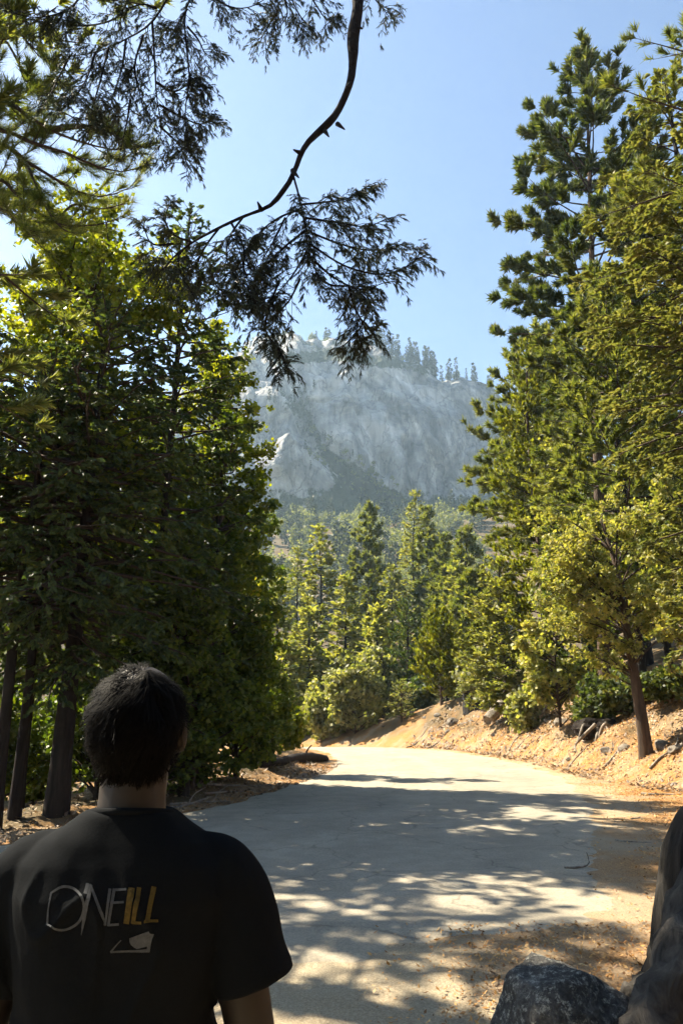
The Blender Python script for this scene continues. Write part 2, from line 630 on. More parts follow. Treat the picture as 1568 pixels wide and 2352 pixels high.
gx = axis(-7, 11, 0.19, -660, 660)
gy = axis(3.5, 44, 0.19, -70, 940, 1.10)
GX, GY = np.meshgrid(gx, gy)
GZ = ground_z(GX, GY)
_i = np.arange(GX.size).reshape(GX.shape)
_f = np.stack([_i[:-1, :-1], _i[:-1, 1:], _i[1:, 1:], _i[1:, :-1]], -1).reshape(-1, 4)
ground_me = Acc().add(np.stack([GX, GY, GZ], -1), _f, 0, True).mesh('ground', M['ground'])
# pale grit in the pull-out and along the asphalt edge, dark humus under the left trees
dr = GX - right_x(GY)
gn = fbm(GX * 0.7, GY * 0.7, seed=41)
gn2 = fbm(GX * 2.6, GY * 2.6, seed=43)
grit = np.clip(0.95 - np.abs(dr) * np.interp(GY, [5, 14, 30], [0.8, 0.9, 1.5]) + 0.55 * gn + 0.25 * gn2, 0, 1)
grit = np.where(GY < 6.2, np.clip(0.95 - 0.60 * np.clip(GX - 0.3, 0, 9) + 0.5 * gn + 0.3 * gn2, 0, 1), grit)
grit = grit * np.where(GY < 6.2, 0.8, 0.6)
grit *= np.interp(GX - toe_x(GY), [-0.6, 0.5], [1, 0])
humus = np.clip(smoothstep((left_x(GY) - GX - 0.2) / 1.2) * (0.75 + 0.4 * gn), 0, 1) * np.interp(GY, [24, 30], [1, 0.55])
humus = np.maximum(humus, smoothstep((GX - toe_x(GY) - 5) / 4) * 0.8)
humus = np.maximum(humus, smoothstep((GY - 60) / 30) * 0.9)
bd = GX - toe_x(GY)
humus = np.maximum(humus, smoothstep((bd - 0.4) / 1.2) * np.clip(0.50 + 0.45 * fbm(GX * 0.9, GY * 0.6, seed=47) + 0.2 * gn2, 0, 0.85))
for nm, arr in (('grit', grit), ('humus', humus)):
    at = ground_me.attributes.new(nm, 'FLOAT', 'POINT')
    at.data.foreach_set('value', arr.ravel().astype(np.float32))
ground = tag(obj('ground', ground_me), kind='structure')

# road: strip between the two edges, 12 mm above the soil, with a worn edge
NS = 420
le = resample(np.c_[LEFT_EDGE, np.zeros(len(LEFT_EDGE))], NS)[:, :2]
re_ = resample(np.c_[RIGHT_EDGE, np.zeros(len(RIGHT_EDGE))], NS)[:, :2]
_t = np.linspace(0, 1, NS)
re_[:, 0] += 0.16 * vnoise(_t * 130, 0 * _t, seed=4) + 0.10 * vnoise(_t * 420, 0 * _t, seed=6)
re_[:, 1] += 0.14 * vnoise(_t * 150, 0 * _t + 5, seed=8)
le[:, 0] += 0.14 * vnoise(_t * 120, 0 * _t + 9, seed=7)
w = np.linspace(0, 1, 26)[None, :, None]
RD = le[:, None] * (1 - w) + re_[:, None] * w
rz = ground_z(RD[..., 0], RD[..., 1]) + 0.014
rz[:, 0] -= 0.03
rz[:, -1] -= 0.03
_i = np.arange(RD.shape[0] * RD.shape[1]).reshape(RD.shape[:2])
_f = np.stack([_i[:-1, :-1], _i[:-1, 1:], _i[1:, 1:], _i[1:, :-1]], -1).reshape(-1, 4)
# the soil under the asphalt must stay below it
road_me = Acc().add(np.dstack([RD, rz]), _f, 0, True).mesh('road', M['road'])
at = road_me.attributes.new('across', 'FLOAT', 'POINT')
at.data.foreach_set('value', np.repeat(np.linspace(0, 1, 26)[None], NS, 0).ravel().astype(np.float32))
road = tag(obj('road', road_me), kind='structure')


# ------------------------------------------------------------------ granite dome
def proj(V):
    d = V - CAM
    dep = d[..., 1] * _c + d[..., 2] * _s
    up = -d[..., 1] * _s + d[..., 2] * _c
    return 784 + 1700 * d[..., 0] / dep, 1176 - 1700 * up / dep


SIL = [(200, 1120), (330, 1000), (430, 905), (540, 852), (590, 830), (660, 816), (740, 804), (800, 797), (870, 800), (950, 824), (1000, 843), (1060, 864), (1140, 897), (1230, 950), (1330, 1040), (1460, 1180)]
sil = np.array([P(a, b, 545) for a, b in SIL])


def polydist(u, v, pts):
    pts = np.array(pts, float)
    best = np.full(u.shape, 1e9)
    for a, b in zip(pts[:-1], pts[1:]):
        ab = b - a
        t = np.clip(((u - a[0]) * ab[0] + (v - a[1]) * ab[1]) / (ab @ ab), 0, 1)
        best = np.minimum(best, np.hypot(u - a[0] - t * ab[0], v - a[1] - t * ab[1]))
    return best


def build_dome():
    nx, nf, nb = 360, 220, 24
    x = np.linspace(sil[0, 0], sil[-1, 0], nx)
    zt = np.interp(x, sil[:, 0], sil[:, 2])
    zt = zt + 2.2 * fbm(x * 0.05, 0 * x, seed=51)
    phi = np.linspace(0, math.pi / 2, nf)
    yb = 462 + 0.0026 * (x - 20) ** 2
    zb = 96.0
    X = np.repeat(x[None], nf, 0)
    ph = phi[:, None]
    Y = yb + (545 - yb) * (1 - np.cos(ph)) ** 0.92
    Z = zb + (zt - zb) * np.sin(ph) ** 0.95
    Y = Y + 0.36 * (X - 20) * np.cos(ph) ** 0.7
    B = np.stack([X, Y, Z], -1)
    u, v = proj(B)
    nrm = np.stack([0.4 * np.cos(ph) + 0 * X, -np.cos(ph) + 0 * X, np.sin(ph) * 0.8 + 0 * X], -1)
    nrm = unit(nrm)
    lean = X + 0.28 * np.where(X > 10, X - 10, 0) * (zt - Z) / 180.0     # slabs on the right sweep outwards
    left = smoothstep((760 - u) / 150)
    top = smoothstep((905 - v) / 70)
    d = 9.0 * fbm(lean * 0.018, Z * 0.012, seed=61, oct=4)
    d += 1.1 * fbm(lean * 0.13, Z * 0.016, seed=67, oct=4) * (0.8 + 0.6 * left)
    rid = 1 - np.abs(fbm(lean * 0.035 + 0.02 * Z, Z * 0.03 - 0.012 * X, seed=71, oct=4))
    d += left * 6.5 * (rid - 0.6) + top * 5.0 * (rid - 0.6)
    # exfoliation ledges
    led = vnoise(lean * 0.012, Z * 0.085 + 0.4 * fbm(X * 0.02, Z * 0.02, seed=77), seed=79)
    d += np.where(led > 0, 1.0, 0.2) * led * 2.4 * (0.4 + left + 1.2 * top)
    d += 0.7 * fbm(X * 0.25, Z * 0.16, Y * 0.1, seed=83, oct=3)
    d -= 14 * np.exp(-(polydist(u, v, [(655, 905), (700, 960), (735, 1030), (790, 1085), (850, 1140), (900, 1200)]) / 20) ** 2)
    d -= 7 * np.exp(-(polydist(u, v, [(820, 930), (860, 1000), (890, 1080)]) / 12) ** 2)
    d -= 6 * np.exp(-(polydist(u, v, [(930, 1010), (945, 1090), (955, 1170)]) / 9) ** 2)
    d -= 5 * np.exp(-(polydist(u, v, [(700, 925), (760, 918), (830, 932)]) / 4) ** 2)
    d += 9 * np.exp(-(polydist(u, v, [(620, 1090), (650, 1010), (640, 960)]) / 26) ** 2)
    d += 6 * np.exp(-(polydist(u, v, [(735, 880), (800, 860), (790, 930)]) / 20) ** 2)
    d += 5 * np.exp(-(polydist(u, v, [(840, 850), (930, 930), (990, 1040)]) / 10) ** 2)
    F3 = B + nrm * d[..., None]
    # behind the rim: shelves that carry the ridge trees
    tb = np.linspace(0, 1, nb + 1)[1:, None]
    Yb = F3[-1, :, 1] + tb * 210
    Zb = F3[-1, :, 2] + 6 * tb ** 0.5 + 3.0 * fbm(x * 0.06 + 0 * tb, Yb * 0.06, seed=91) * np.minimum(1, tb * 8) - 160 * tb ** 3
    BK = np.stack([np.repeat(x[None], nb, 0), Yb, Zb], -1)
    V = np.concatenate([F3, BK])
    dz = np.gradient(V[..., 2], axis=0)
    dy = np.gradient(V[..., 1], axis=0)
    flat = np.clip(dy / np.hypot(dy, dz), 0, 1)
    U, W = proj(V)
    gul = np.exp(-(polydist(U, W, [(655, 905), (700, 960), (735, 1030), (790, 1085), (850, 1140), (900, 1200)]) / 26) ** 2)
    scrub = 0.14 * smoothstep((flat - 0.55) / 0.3) + 0.34 * gul + 0.42 * smoothstep((W - 1095) / 70) + 0.30 * smoothstep((W - 1040) / 50) * np.exp(-((U - 830) / 70) ** 2)
    scrub += 0.34 * top_patch(U, W) + 0.16 * smoothstep((860 - W) / 40)
    i = np.arange(V.shape[0] * nx).reshape(V.shape[0], nx)
    f = np.stack([i[:-1, :-1], i[:-1, 1:], i[1:, 1:], i[1:, :-1]], -1).reshape(-1, 4)
    me = Acc().add(V, f, 0, False).mesh('granite_dome', M['dome'])
    # pale and dark bands painted down the slabs
    wob = 9 * fbm(U * 0.02, W * 0.02, seed=95)
    slab_tone = np.full(U.shape, 0.5)
    for pts, wd, am in (([(800, 838), (880, 880), (940, 950), (985, 1040), (1005, 1120)], 5, 0.42), ([(765, 850), (850, 905), (900, 985), (935, 1090)], 6, 0.30),
                        ([(850, 835), (940, 885), (1005, 960), (1045, 1060)], 5, 0.30), ([(720, 910), (745, 980), (775, 1060)], 9, 0.26), ([(615, 850), (600, 900), (612, 950)], 9, 0.35),
                        ([(690, 870), (660, 920), (650, 990)], 7, 0.28), ([(830, 960), (850, 1030), (880, 1100)], 10, 0.25), ([(960, 1050), (965, 1110), (985, 1160)], 8, 0.25),
                        ([(785, 855), (868, 896), (922, 970), (962, 1075)], 4, -0.34), ([(905, 868), (975, 935), (1022, 1030)], 6, -0.30), ([(690, 850), (705, 950), (690, 1020)], 7, -0.30),
                        ([(800, 930), (815, 1010), (850, 1080)], 8, -0.28), ([(640, 900), (625, 980), (600, 1050)], 6, -0.28), ([(945, 1000), (940, 1080), (955, 1150)], 6, -0.34),
                        ([(700, 925), (760, 918), (830, 932)], 3, -0.40), ([(1050, 900), (1070, 980), (1080, 1060)], 9, -0.25)):
        slab_tone += am * np.exp(-(polydist(U + wob, W + 0.6 * wob, pts) / wd) ** 2)
    slab_tone += 0.10 * fbm(U * 0.06, W * 0.018, seed=97)
    at = me.attributes.new('slab_tone', 'FLOAT', 'POINT')
    at.data.foreach_set('value', np.clip(slab_tone, 0, 1).ravel().astype(np.float32))
    at = me.attributes.new('scrub', 'FLOAT', 'POINT')
    at.data.foreach_set('value', scrub.ravel().astype(np.float32))
    return me, V, nf


def top_patch(u, v):
    return np.exp(-(polydist(u, v, [(640, 830), (760, 815), (900, 835), (1000, 860)]) / 14) ** 2)


dome_me, DV, DNF = build_dome()
dome = tag(obj('granite_dome', dome_me), 'pale grey granite dome rising hazy beyond the forest', 'mountain', kind='structure')


def dome_point(px, row):
    """a point of the dome's surface near image column px, on mesh row"""
    r = DV[row]
    u, _ = proj(r)
    return r[int(np.argmin(np.abs(u - px)))]


# ------------------------------------------------------------------ trees
def trunk_path(rng, H, K=16, lean=(0, 0), wob=0.01):
    t = np.linspace(0, 1, K)
    x = lean[0] * H * t + wob * H * vnoise(t * 3, 0 * t, seed=int(rng.integers(1e6))) * t
    y = lean[1] * H * t + wob * H * vnoise(t * 3, 0 * t + 7, seed=int(rng.integers(1e6))) * t
    z = H * t ** 0.9
    z[0] = -0.35
    return np.stack([x, y, z], 1)


def trunk_acc(path, r0, r1=0.02, S=10, flare=0.35):
    K = len(path)
    t = np.linspace(0, 1, K)
    z = path[:, 2] - path[0, 2]
    # extra rings near the root
    rad = r1 + (r0 - r1) * (1 - t) ** 0.85 + flare * r0 * np.exp(-z / 0.45)
    v, f = tubes(path[None], rad[None], S)
    v = v.reshape(K, S, 3)
    a = np.arange(S)
    c = path[:, None]
    v = c + (v - c) * (1 + 0.10 * vnoise(a[None] * 1.7 + 0 * t[:, None], t[:, None] * 9, seed=3))[..., None]
    return Acc().add(v, f, 0, True)


def limb_set(rng, path, H, zb, n, prof, e_lo, e_hi, curl, K=9, az_bias=None):
    u = (np.arange(n) + rng.random(n) * 0.9) / n
    u = np.clip(u, 0, 0.985)
    h = zb + (H - zb) * u
    az = np.arange(n) * 2.39996 + rng.normal(0, 0.35, n)
    L = prof(u) * rng.uniform(0.72, 1.12, n)
    if az_bias is not None:
        L = L * az_bias(az, u)
    e = e_lo + (e_hi - e_lo) * u + rng.normal(0, 0.10, n)
    k = np.interp(h, path[:, 2], np.arange(len(path)))
    base, _ = along(path[None], np.zeros(n, int), k / (len(path) - 1))
    t = np.linspace(0, 1, K)[None, :, None]
    wob = rng.normal(0, 0.10, (n, 1))
    a = az[:, None] + wob * np.linspace(0, 1, K)[None] ** 2
    rad = np.stack([np.cos(a), np.sin(a), 0 * a], -1)
    c = (curl + rng.normal(0, 0.06, n))[:, None, None]
    Pts = base[:, None] + L[:, None, None] * (rad * t + UP * (np.tan(e)[:, None, None] * t + c * t ** 2))
    return Pts, L, u


def branchlets(rng, Pts, L, spacing, t0, phi, lenf, droop, K=4, jit=0.2, tips=True, upb=0.0):
    cnt = np.maximum(1, np.round(L * (1 - t0) / spacing * rng.uniform(0.8, 1.2, len(L)))).astype(int)
    idx = np.repeat(np.arange(len(L)), cnt)
    t = t0 + (1 - t0) * rng.random(len(idx)) ** 0.85
    if tips:
        idx = np.concatenate([idx, np.arange(len(L))])
        t = np.concatenate([t, np.full(len(L), 0.97)])
    pos, tan = along(Pts, idx, t)
    side = unit(np.cross(tan, UP)) * rng.choice([-1, 1], len(idx))[:, None]
    ph = phi + rng.normal(0, 0.22, len(idx))
    if tips:
        ph[-len(L):] *= 0.15
    d = unit(tan * np.cos(ph)[:, None] + side * np.sin(ph)[:, None] + UP * (rng.normal(upb, jit, len(idx)))[:, None])
    ln = lenf(t, L[idx]) * rng.uniform(0.65, 1.2, len(idx))
    s = np.linspace(0, 1, K)[None, :, None]
    dr = (droop * rng.uniform(0.6, 1.4, len(idx)))[:, None, None]
    Q = pos[:, None] + ln[:, None, None] * (d[:, None] * s - UP * dr * s ** 2)
    return Q, ln


def quads(p, d, ln, wd, nrm, belly=0.45):
    s = unit(np.cross(d, nrm))
    ln, wd = ln[:, None], wd[:, None]
    m = p + d * ln * belly
    V = np.stack([p, m + s * wd, p + d * ln, m - s * wd], 1)
    return V.reshape(-1, 3), np.arange(len(p) * 4).reshape(-1, 4)


FD = {'tuft': (1.55, 1.6), 'spray': (1.85, 1.5), 'brush': (2.0, 1.45), 'hang': (2.0, 1.75), 'leaf': (1.6, 1.5)}


def foliage(acc, rng, Q, ln, kind, dens, size, width, t0=0.1, mat=0, big=True, tri=False):
    dens, width = (dens * FD[kind][0], width * FD[kind][1]) if big else (dens, width)
    cnt = rng.poisson(np.maximum(ln * dens, 0.6))
    idx = np.repeat(np.arange(len(ln)), cnt)
    n = len(idx)
    if kind == 'tuft':
        t = t0 + (1 - t0) * rng.random(n) ** 0.6
        pos, tan = along(Q, idx, t)
        nb = 9
        pos = np.repeat(pos, nb, 0)
        tan = np.repeat(tan, nb, 0)
        m = len(pos)
        q = rng.normal(0, 1, (m, 3))
        q = unit(q - tan * (q * tan).sum(1, keepdims=True))
        a = rng.uniform(0.25, 1.25, m)[:, None]
        d = unit(tan * np.cos(a) + q * np.sin(a) + UP * 0.25)
        l = size * rng.uniform(0.7, 1.15, m)
        s = unit(np.cross(d, rng.normal(0, 1, (m, 3)))) * (width * rng.uniform(0.7, 1.2, m))[:, None]
        pos = pos + tan * (rng.uniform(-0.25, 0.25, m) * size)[:, None]
        V = np.stack([pos - s, pos + s, pos + d * l[:, None]], 1).reshape(-1, 3)
        acc.add(V, np.arange(m * 3).reshape(-1, 3), mat)
        return
    t = t0 + (1 - t0) * rng.random(n)
    pos, tan = along(Q, idx, t)
    side = unit(np.cross(tan, UP + rng.normal(0, 0.15, (n, 3)))) * rng.choice([-1, 1], n)[:, None]
    if kind == 'spray':          # flat pinnate needles / shoots
        a = rng.uniform(0.35, 1.0, n)[:, None]
        d = unit(tan * np.cos(a) + side * np.sin(a) + UP * rng.normal(0.05, 0.22, (n, 1)))
        nrm = unit(UP + rng.normal(0, 0.45, (n, 3)))
    elif kind == 'brush':        # short upright shoots of cedar
        a = rng.uniform(0.2, 0.9, n)[:, None]
        d = unit(tan * np.cos(a) + side * np.sin(a) + UP * rng.normal(0.35, 0.4, (n, 1)))
        nrm = rng.normal(0, 1, (n, 3))
    elif kind == 'hang':         # drooping sprays
        a = rng.uniform(0.3, 0.8, n)[:, None]
        d = unit(tan * np.cos(a) + side * np.sin(a) - UP * rng.normal(0.35, 0.25, (n, 1)))
        nrm = rng.normal(0, 1, (n, 3))
    else:                        # broad leaves
        d = unit(rng.normal(0, 1, (n, 3)) + tan * 0.6 - UP * 0.25)
        nrm = rng.normal(0, 1, (n, 3)) + UP * 0.8
        pos = pos + rng.normal(0, size * 0.5, (n, 3))
    if tri:
        s = unit(np.cross(d, nrm)) * (width * rng.uniform(0.7, 1.2, n))[:, None]
        V = np.stack([pos - s, pos + s, pos + d * (size * rng.uniform(0.65, 1.25, n))[:, None]], 1)
        acc.add(V, np.arange(n * 3).reshape(-1, 3), mat)
        return
    V, F = quads(pos, d, size * rng.uniform(0.65, 1.25, n), width * rng.uniform(0.7, 1.2, n), nrm)
    acc.add(V, F, mat)


def make_tree(name, label, cat, loc, trunk, limbs, crown, mt, ml, mc, group=None, rz=0.0):
    o = tag(empty(name, loc, rz), label, cat, group)
    obj('trunk', (trunk, mt), o)
    if limbs is not None:
        obj('limb_framework', (limbs, ml), o)
    obj('crown', (crown, mc), o)
    return o


def limb_tubes(acc, Pts, r0, r1, S=4):
    K = Pts.shape[1]
    t = np.linspace(0, 1, K)[None]
    r0 = np.broadcast_to(np.asarray(r0, float).reshape(-1, 1), (len(Pts), 1))
    v, f = tubes(Pts, r0 * (1 - t) + r1 * t, S)
    acc.add(v, f, 0, True)


def ribbons(acc, Q, w, rng):
    a, b = Q[:, 0], Q[:, -1]
    sd = unit(np.cross(b - a, rng.normal(0, 1, a.shape))) * w
    m = Q[:, Q.shape[1] // 2]
    V = np.stack([a - sd, a + sd, m + sd * 0.7, b, m - sd * 0.7], 1)
    i = np.arange(len(a))[:, None] * 5
    acc.add(V, i + np.array([[0, 1, 2, 3, 4]]), 0)


def conifer(seed, H, r, zb, prof, nl, kind, size, width, dens, mat=None, e_lo=-0.1, e_hi=0.5, curl=-0.1, spacing=0.16, phi=0.9,
            droop=0.15, lenk=0.42, lean=(0, 0), t0=0.25, wob=0.012, cap=0.8, jit=0.2, az_bias=None, ft0=0.1, upb=0.0, twigs=True, drop=0.0):
    rng = np.random.default_rng(seed)
    path = trunk_path(rng, H, lean=lean, wob=wob)
    tr = trunk_acc(path, r)
    Pts, L, u = limb_set(rng, path, H, zb, nl, prof, e_lo, e_hi, curl, az_bias=az_bias)
    if drop:
        keep = rng.random(len(L)) > drop
        Pts, L, u = Pts[keep], L[keep], u[keep]
    lim = Acc()
    limb_tubes(lim, Pts[:, ::2], 0.010 + 0.013 * L, 0.005)
    Q, ln = branchlets(rng, Pts, L, spacing, t0, phi, lambda t, l: np.minimum(cap, lenk * l * (1.15 - t) + 0.12), droop, jit=jit, upb=upb)
    if twigs:
        ribbons(lim, Q, 0.008, rng)
    cr = Acc()
    foliage(cr, rng, Q, ln, kind, dens, size, width, ft0)
    # leader
    lead = path[-3:][None]
    foliage(cr, rng, np.repeat(lead, 3, 0), np.full(3, 0.8), kind, dens, size, width)
    return tr, lim, cr


def broadleaf(seed, H, r, zb, rad, nl, size, width, dens, lean=(0, 0), flat=0.8, spacing=0.12, lobes=9, centre=0.6):
    rng = np.random.default_rng(seed)
    path = trunk_path(rng, H * 0.86, lean=lean, wob=0.03)
    tr = trunk_acc(path, r, 0.03)
    cz = zb + (H - zb) * centre
    # limb ends gather in lobes, with gaps between
    lc = unit(rng.normal(0, 1, (lobes, 3)) * np.array([1, 1, 0.8]))
    k = rng.integers(0, lobes, nl)
    e = unit(lc[k] + rng.normal(0, 0.42, (nl, 3))) * rng.uniform(0.45, 1.05, (nl, 1)) ** 0.6
    top = path[-1]
    end = np.array([top[0], top[1], 0]) * 0.8 + e * np.array([rad, rad, (H - zb) * 0.5]) + np.array([0, 0, cz])
    s = rng.uniform(0.25, 0.95, nl)
    hb = np.clip(end[:, 2] - 0.35 * np.hypot(end[:, 0], end[:, 1]) - 0.3, zb * 0.8, H * 0.8)
    kk = np.interp(hb, path[:, 2], np.arange(len(path))) / (len(path) - 1)
    base, _ = along(path[None], np.zeros(nl, int), kk)
    t = np.linspace(0, 1, 8)[None, :, None]
    mid = rng.normal(0, 0.12, (nl, 1, 3)) * rad
    Pts = base[:, None] * (1 - t) + end[:, None] * t + mid * (t * (1 - t)) * 3 + UP * (0.25 * rad * t * (1 - t))
    L = np.linalg.norm(end - base, axis=1)
    lim = Acc()
    limb_tubes(lim, Pts[:, ::1], 0.012 + 0.012 * L, 0.006)
    Q, ln = branchlets(rng, Pts, L, spacing, 0.35, 0.9, lambda t, l: 0.18 + 0.22 * l * (1.2 - t), 0.12, jit=0.5)
    ribbons(lim, Q, 0.007, rng)
    cr = Acc()
    foliage(cr, rng, Q, ln, 'leaf', dens, size, width)
    return tr, lim, cr


# ------------------------------------------------------------------ planting
def spot(px, Y, py=1650):
    x = P(px, py, Y)[0]
    return np.array([x, Y, float(ground_z(x, Y))])


def height(px, py, Y, z0):
    return P(px, py, Y)[2] - z0


def cone(Rm, tip=0.12, p=0.8):
    return lambda u: Rm * (1 - u) ** p + tip


def egg(Rm, peak=0.35, tip=0.15):
    return lambda u: Rm * np.where(u < peak, 0.55 + 0.45 * np.sin(u / peak * math.pi / 2), np.cos((u - peak) / (1 - peak) * math.pi / 2) ** 0.85) + tip


def plant(name, label, cat, px, Y, top, gen, mt, mc, group=None, base_py=1650, **kw):
    b = spot(px, Y, base_py)
    H = height(px, top, Y, b[2])
    tr, li, cr = gen(H=H, **kw)
    return make_tree(name, label, cat, b, tr, li, cr, M[mt], M['twig'], M[mc], group)


# --- right side, beyond the bank
plant('pine_tree', 'tall ponderosa pine with dark crown towering over the right bank', 'tree', 1288, 28, 145, conifer, 'bark', 'pine_dark', base_py=500, lean=(0.066, 0),
      seed=11, r=0.25, zb=11.8, prof=egg(3.6, 0.30, 0.4), nl=116, kind='tuft', size=0.36, width=0.036, dens=16, e_lo=-0.02, e_hi=0.75, curl=0.06,
      spacing=0.22, phi=0.8, droop=-0.15, lenk=0.34, t0=0.22, wob=0.006, cap=0.8, ft0=0.12, upb=0.15, drop=0.2)
plant('pine_tree', 'broad pine with long level boughs left of the cedar', 'tree', 1232, 45, 772, conifer, 'bark_dark', 'pine', base_py=1100, lean=(0.02, 0),
      seed=12, r=0.26, zb=7.5, prof=egg(4.2, 0.14, 0.4), nl=120, kind='tuft', size=0.44, width=0.040, dens=9, e_lo=-0.08, e_hi=0.7, curl=0.08,
      spacing=0.26, phi=0.8, droop=-0.12, lenk=0.30, t0=0.28, cap=0.9, ft0=0.25, upb=0.12)
plant('pine_tree', 'shaded pine standing behind the tall ponderosa', 'tree', 1430, 33, 640, conifer, 'bark_dark', 'pine', base_py=1000,
      seed=13, r=0.2, zb=4.0, prof=egg(3.2, 0.3, 0.4), nl=120, kind='tuft', size=0.40, width=0.034, dens=9, e_lo=-0.05, e_hi=0.7, curl=0.06,
      spacing=0.24, phi=0.8, droop=-0.12, lenk=0.32, t0=0.25, cap=0.8, ft0=0.2, upb=0.12)
plant('pine_tree', 'slim pine with a dark bare lower trunk behind the cedar', 'tree', 1300, 38, 860, conifer, 'bark_dark', 'pine',
      seed=14, r=0.17, zb=5.6, prof=egg(2.6, 0.3, 0.3), nl=90, kind='tuft', size=0.38, width=0.034, dens=9, e_lo=-0.05, e_hi=0.7, curl=0.06,
      spacing=0.22, phi=0.8, droop=-0.12, lenk=0.34, t0=0.25, cap=0.7, ft0=0.2, upb=0.12)
plant('cedar_tree', 'yellow green incense cedar with a narrow crown on the bank top', 'tree', 1232, 36, 776, conifer, 'bark', 'cedar', base_py=1200,
      seed=15, r=0.17, zb=1.2, prof=egg(2.1, 0.18, 0.16), nl=150, kind='brush', size=0.21, width=0.045, dens=26, e_lo=-0.10, e_hi=0.9, curl=0.18,
      spacing=0.15, phi=0.7, droop=-0.25, lenk=0.36, t0=0.2, cap=0.6, upb=0.25)
plant('fir_tree', 'bright green fir crowding the right edge', 'tree', 1640, 16.5, 150, conifer, 'bark_dark', 'fir', base_py=900,
      seed=16, r=0.16, zb=2.4, prof=egg(2.6, 0.45, 0.2), nl=150, kind='spray', size=0.14, width=0.030, dens=40, e_lo=-0.35, e_hi=0.35, curl=-0.05,
      spacing=0.13, phi=0.85, droop=0.12, lenk=0.34, t0=0.2, cap=0.7, jit=0.3)
plant('oak_tree', 'pale leafy oak leaning out from the bank', 'tree', 1487, 20.5, 1120, broadleaf, 'bark', 'oak_pale', base_py=1765,
      seed=17, r=0.165, zb=2.0, rad=2.2, nl=90, size=0.085, width=0.030, dens=46, lean=(-0.06, 0.0), lobes=12, centre=0.55)
plant('fir_tree', 'pale grey green young fir at the crest of the bank', 'tree', 1165, 38, 1285, conifer, 'bark', 'fir_mid',
      seed=18, r=0.12, zb=0.5, prof=egg(2.1, 0.2, 0.2), nl=110, kind='spray', size=0.22, width=0.045, dens=26, e_lo=0.0, e_hi=0.7, curl=0.05,
      spacing=0.16, phi=0.8, droop=-0.05, lenk=0.4, t0=0.15, cap=0.7, jit=0.35)
plant('cedar_tree', 'young ochre green cedar at the road bend', 'tree', 1015, 48, 1415, conifer, 'bark', 'cedar',
      seed=19, r=0.09, zb=0.35, prof=egg(1.55, 0.2, 0.12), nl=110, kind='brush', size=0.24, width=0.055, dens=24, e_lo=0.1, e_hi=1.0, curl=0.2,
      spacing=0.15, phi=0.7, droop=-0.2, lenk=0.36, t0=0.15, cap=0.5, upb=0.25)
plant('fir_tree', 'small open sapling beside the young ochre cedar', 'tree', 922, 50, 1570, conifer, 'bark', 'bush',
      seed=20, r=0.05, zb=0.2, prof=egg(0.95, 0.25, 0.12), nl=44, kind='spray', size=0.16, width=0.03, dens=22, e_lo=0.1, e_hi=0.8, curl=0.05,
      spacing=0.16, phi=0.8, droop=0.0, lenk=0.4, t0=0.15, cap=0.5, jit=0.3)
plant('pine_tree', 'tall pine reaching into the upper right corner', 'tree', 1730, 13, -260, conifer, 'bark', 'pine', base_py=100,
      seed=21, r=0.24, zb=9.6, prof=egg(2.9, 0.2, 0.4), nl=40, kind='tuft', size=0.21, width=0.008, dens=15, e_lo=-0.10, e_hi=0.6, curl=0.10,
      spacing=0.20, phi=0.75, droop=-0.2, lenk=0.30, t0=0.3, cap=0.6, ft0=0.35, upb=0.15)
plant('oak_tree', 'dark oak in the shade behind the pale oak', 'tree', 1550, 25, 1180, broadleaf, 'bark_dark', 'oak_dark',
      seed=22, r=0.14, zb=1.2, rad=2.3, nl=80, size=0.11, width=0.04, dens=34, lobes=12)
plant('cedar_tree', 'dark cedar filling the gap behind the pale oak', 'tree', 1370, 30, 1150, conifer, 'bark_dark', 'cedar_dark',
      seed=23, r=0.14, zb=0.8, prof=egg(1.9, 0.25, 0.2), nl=110, kind='brush', size=0.15, width=0.03, dens=24, e_lo=-0.05, e_hi=0.8, curl=0.1,
      spacing=0.16, phi=0.7, droop=-0.1, lenk=0.38, t0=0.2, cap=0.6, upb=0.2)
plant('pine_tree', 'backmost pine high on the right slope', 'tree', 1530, 38, 420, conifer, 'bark_dark', 'pine', base_py=900,
      seed=24, r=0.3, zb=4.0, prof=egg(3.8, 0.3, 0.4), nl=110, kind='tuft', size=0.48, width=0.045, dens=7, e_lo=-0.05, e_hi=0.7, curl=0.06,
      spacing=0.26, phi=0.8, droop=-0.12, lenk=0.32, t0=0.25, cap=0.9, ft0=0.2, upb=0.12)

plant('pine_tree', 'bushy sunlit pine in front of the tall ponderosa trunk', 'tree', 1415, 24.5, 650, conifer, 'bark_dark', 'pine', base_py=1000,
      seed=25, r=0.17, zb=3.6, prof=egg(2.5, 0.3, 0.3), nl=110, kind='tuft', size=0.30, width=0.024, dens=10, e_lo=-0.05, e_hi=0.7, curl=0.06,
      spacing=0.22, phi=0.8, droop=-0.12, lenk=0.34, t0=0.2, cap=0.8, ft0=0.15, upb=0.12)
plant('fir_tree', 'pale fir squeezed between the ochre cedar and the tall ponderosa', 'tree', 1330, 33, 930, conifer, 'bark_dark', 'fir_mid', base_py=1200,
      seed=26, r=0.14, zb=1.5, prof=egg(2.1, 0.3, 0.2), nl=110, kind='spray', size=0.22, width=0.045, dens=22, e_lo=-0.1, e_hi=0.6, curl=0.05,
      spacing=0.2, phi=0.8, droop=0.0, lenk=0.38, t0=0.2, cap=0.8, jit=0.35)
plant('oak_tree', 'leafy oak glowing at the right border below the fir', 'tree', 1600, 19, 1080, broadleaf, 'bark_dark', 'oak_pale', base_py=1400,
      seed=27, r=0.12, zb=0.8, rad=1.9, nl=80, size=0.10, width=0.036, dens=30, lobes=12, centre=0.5)

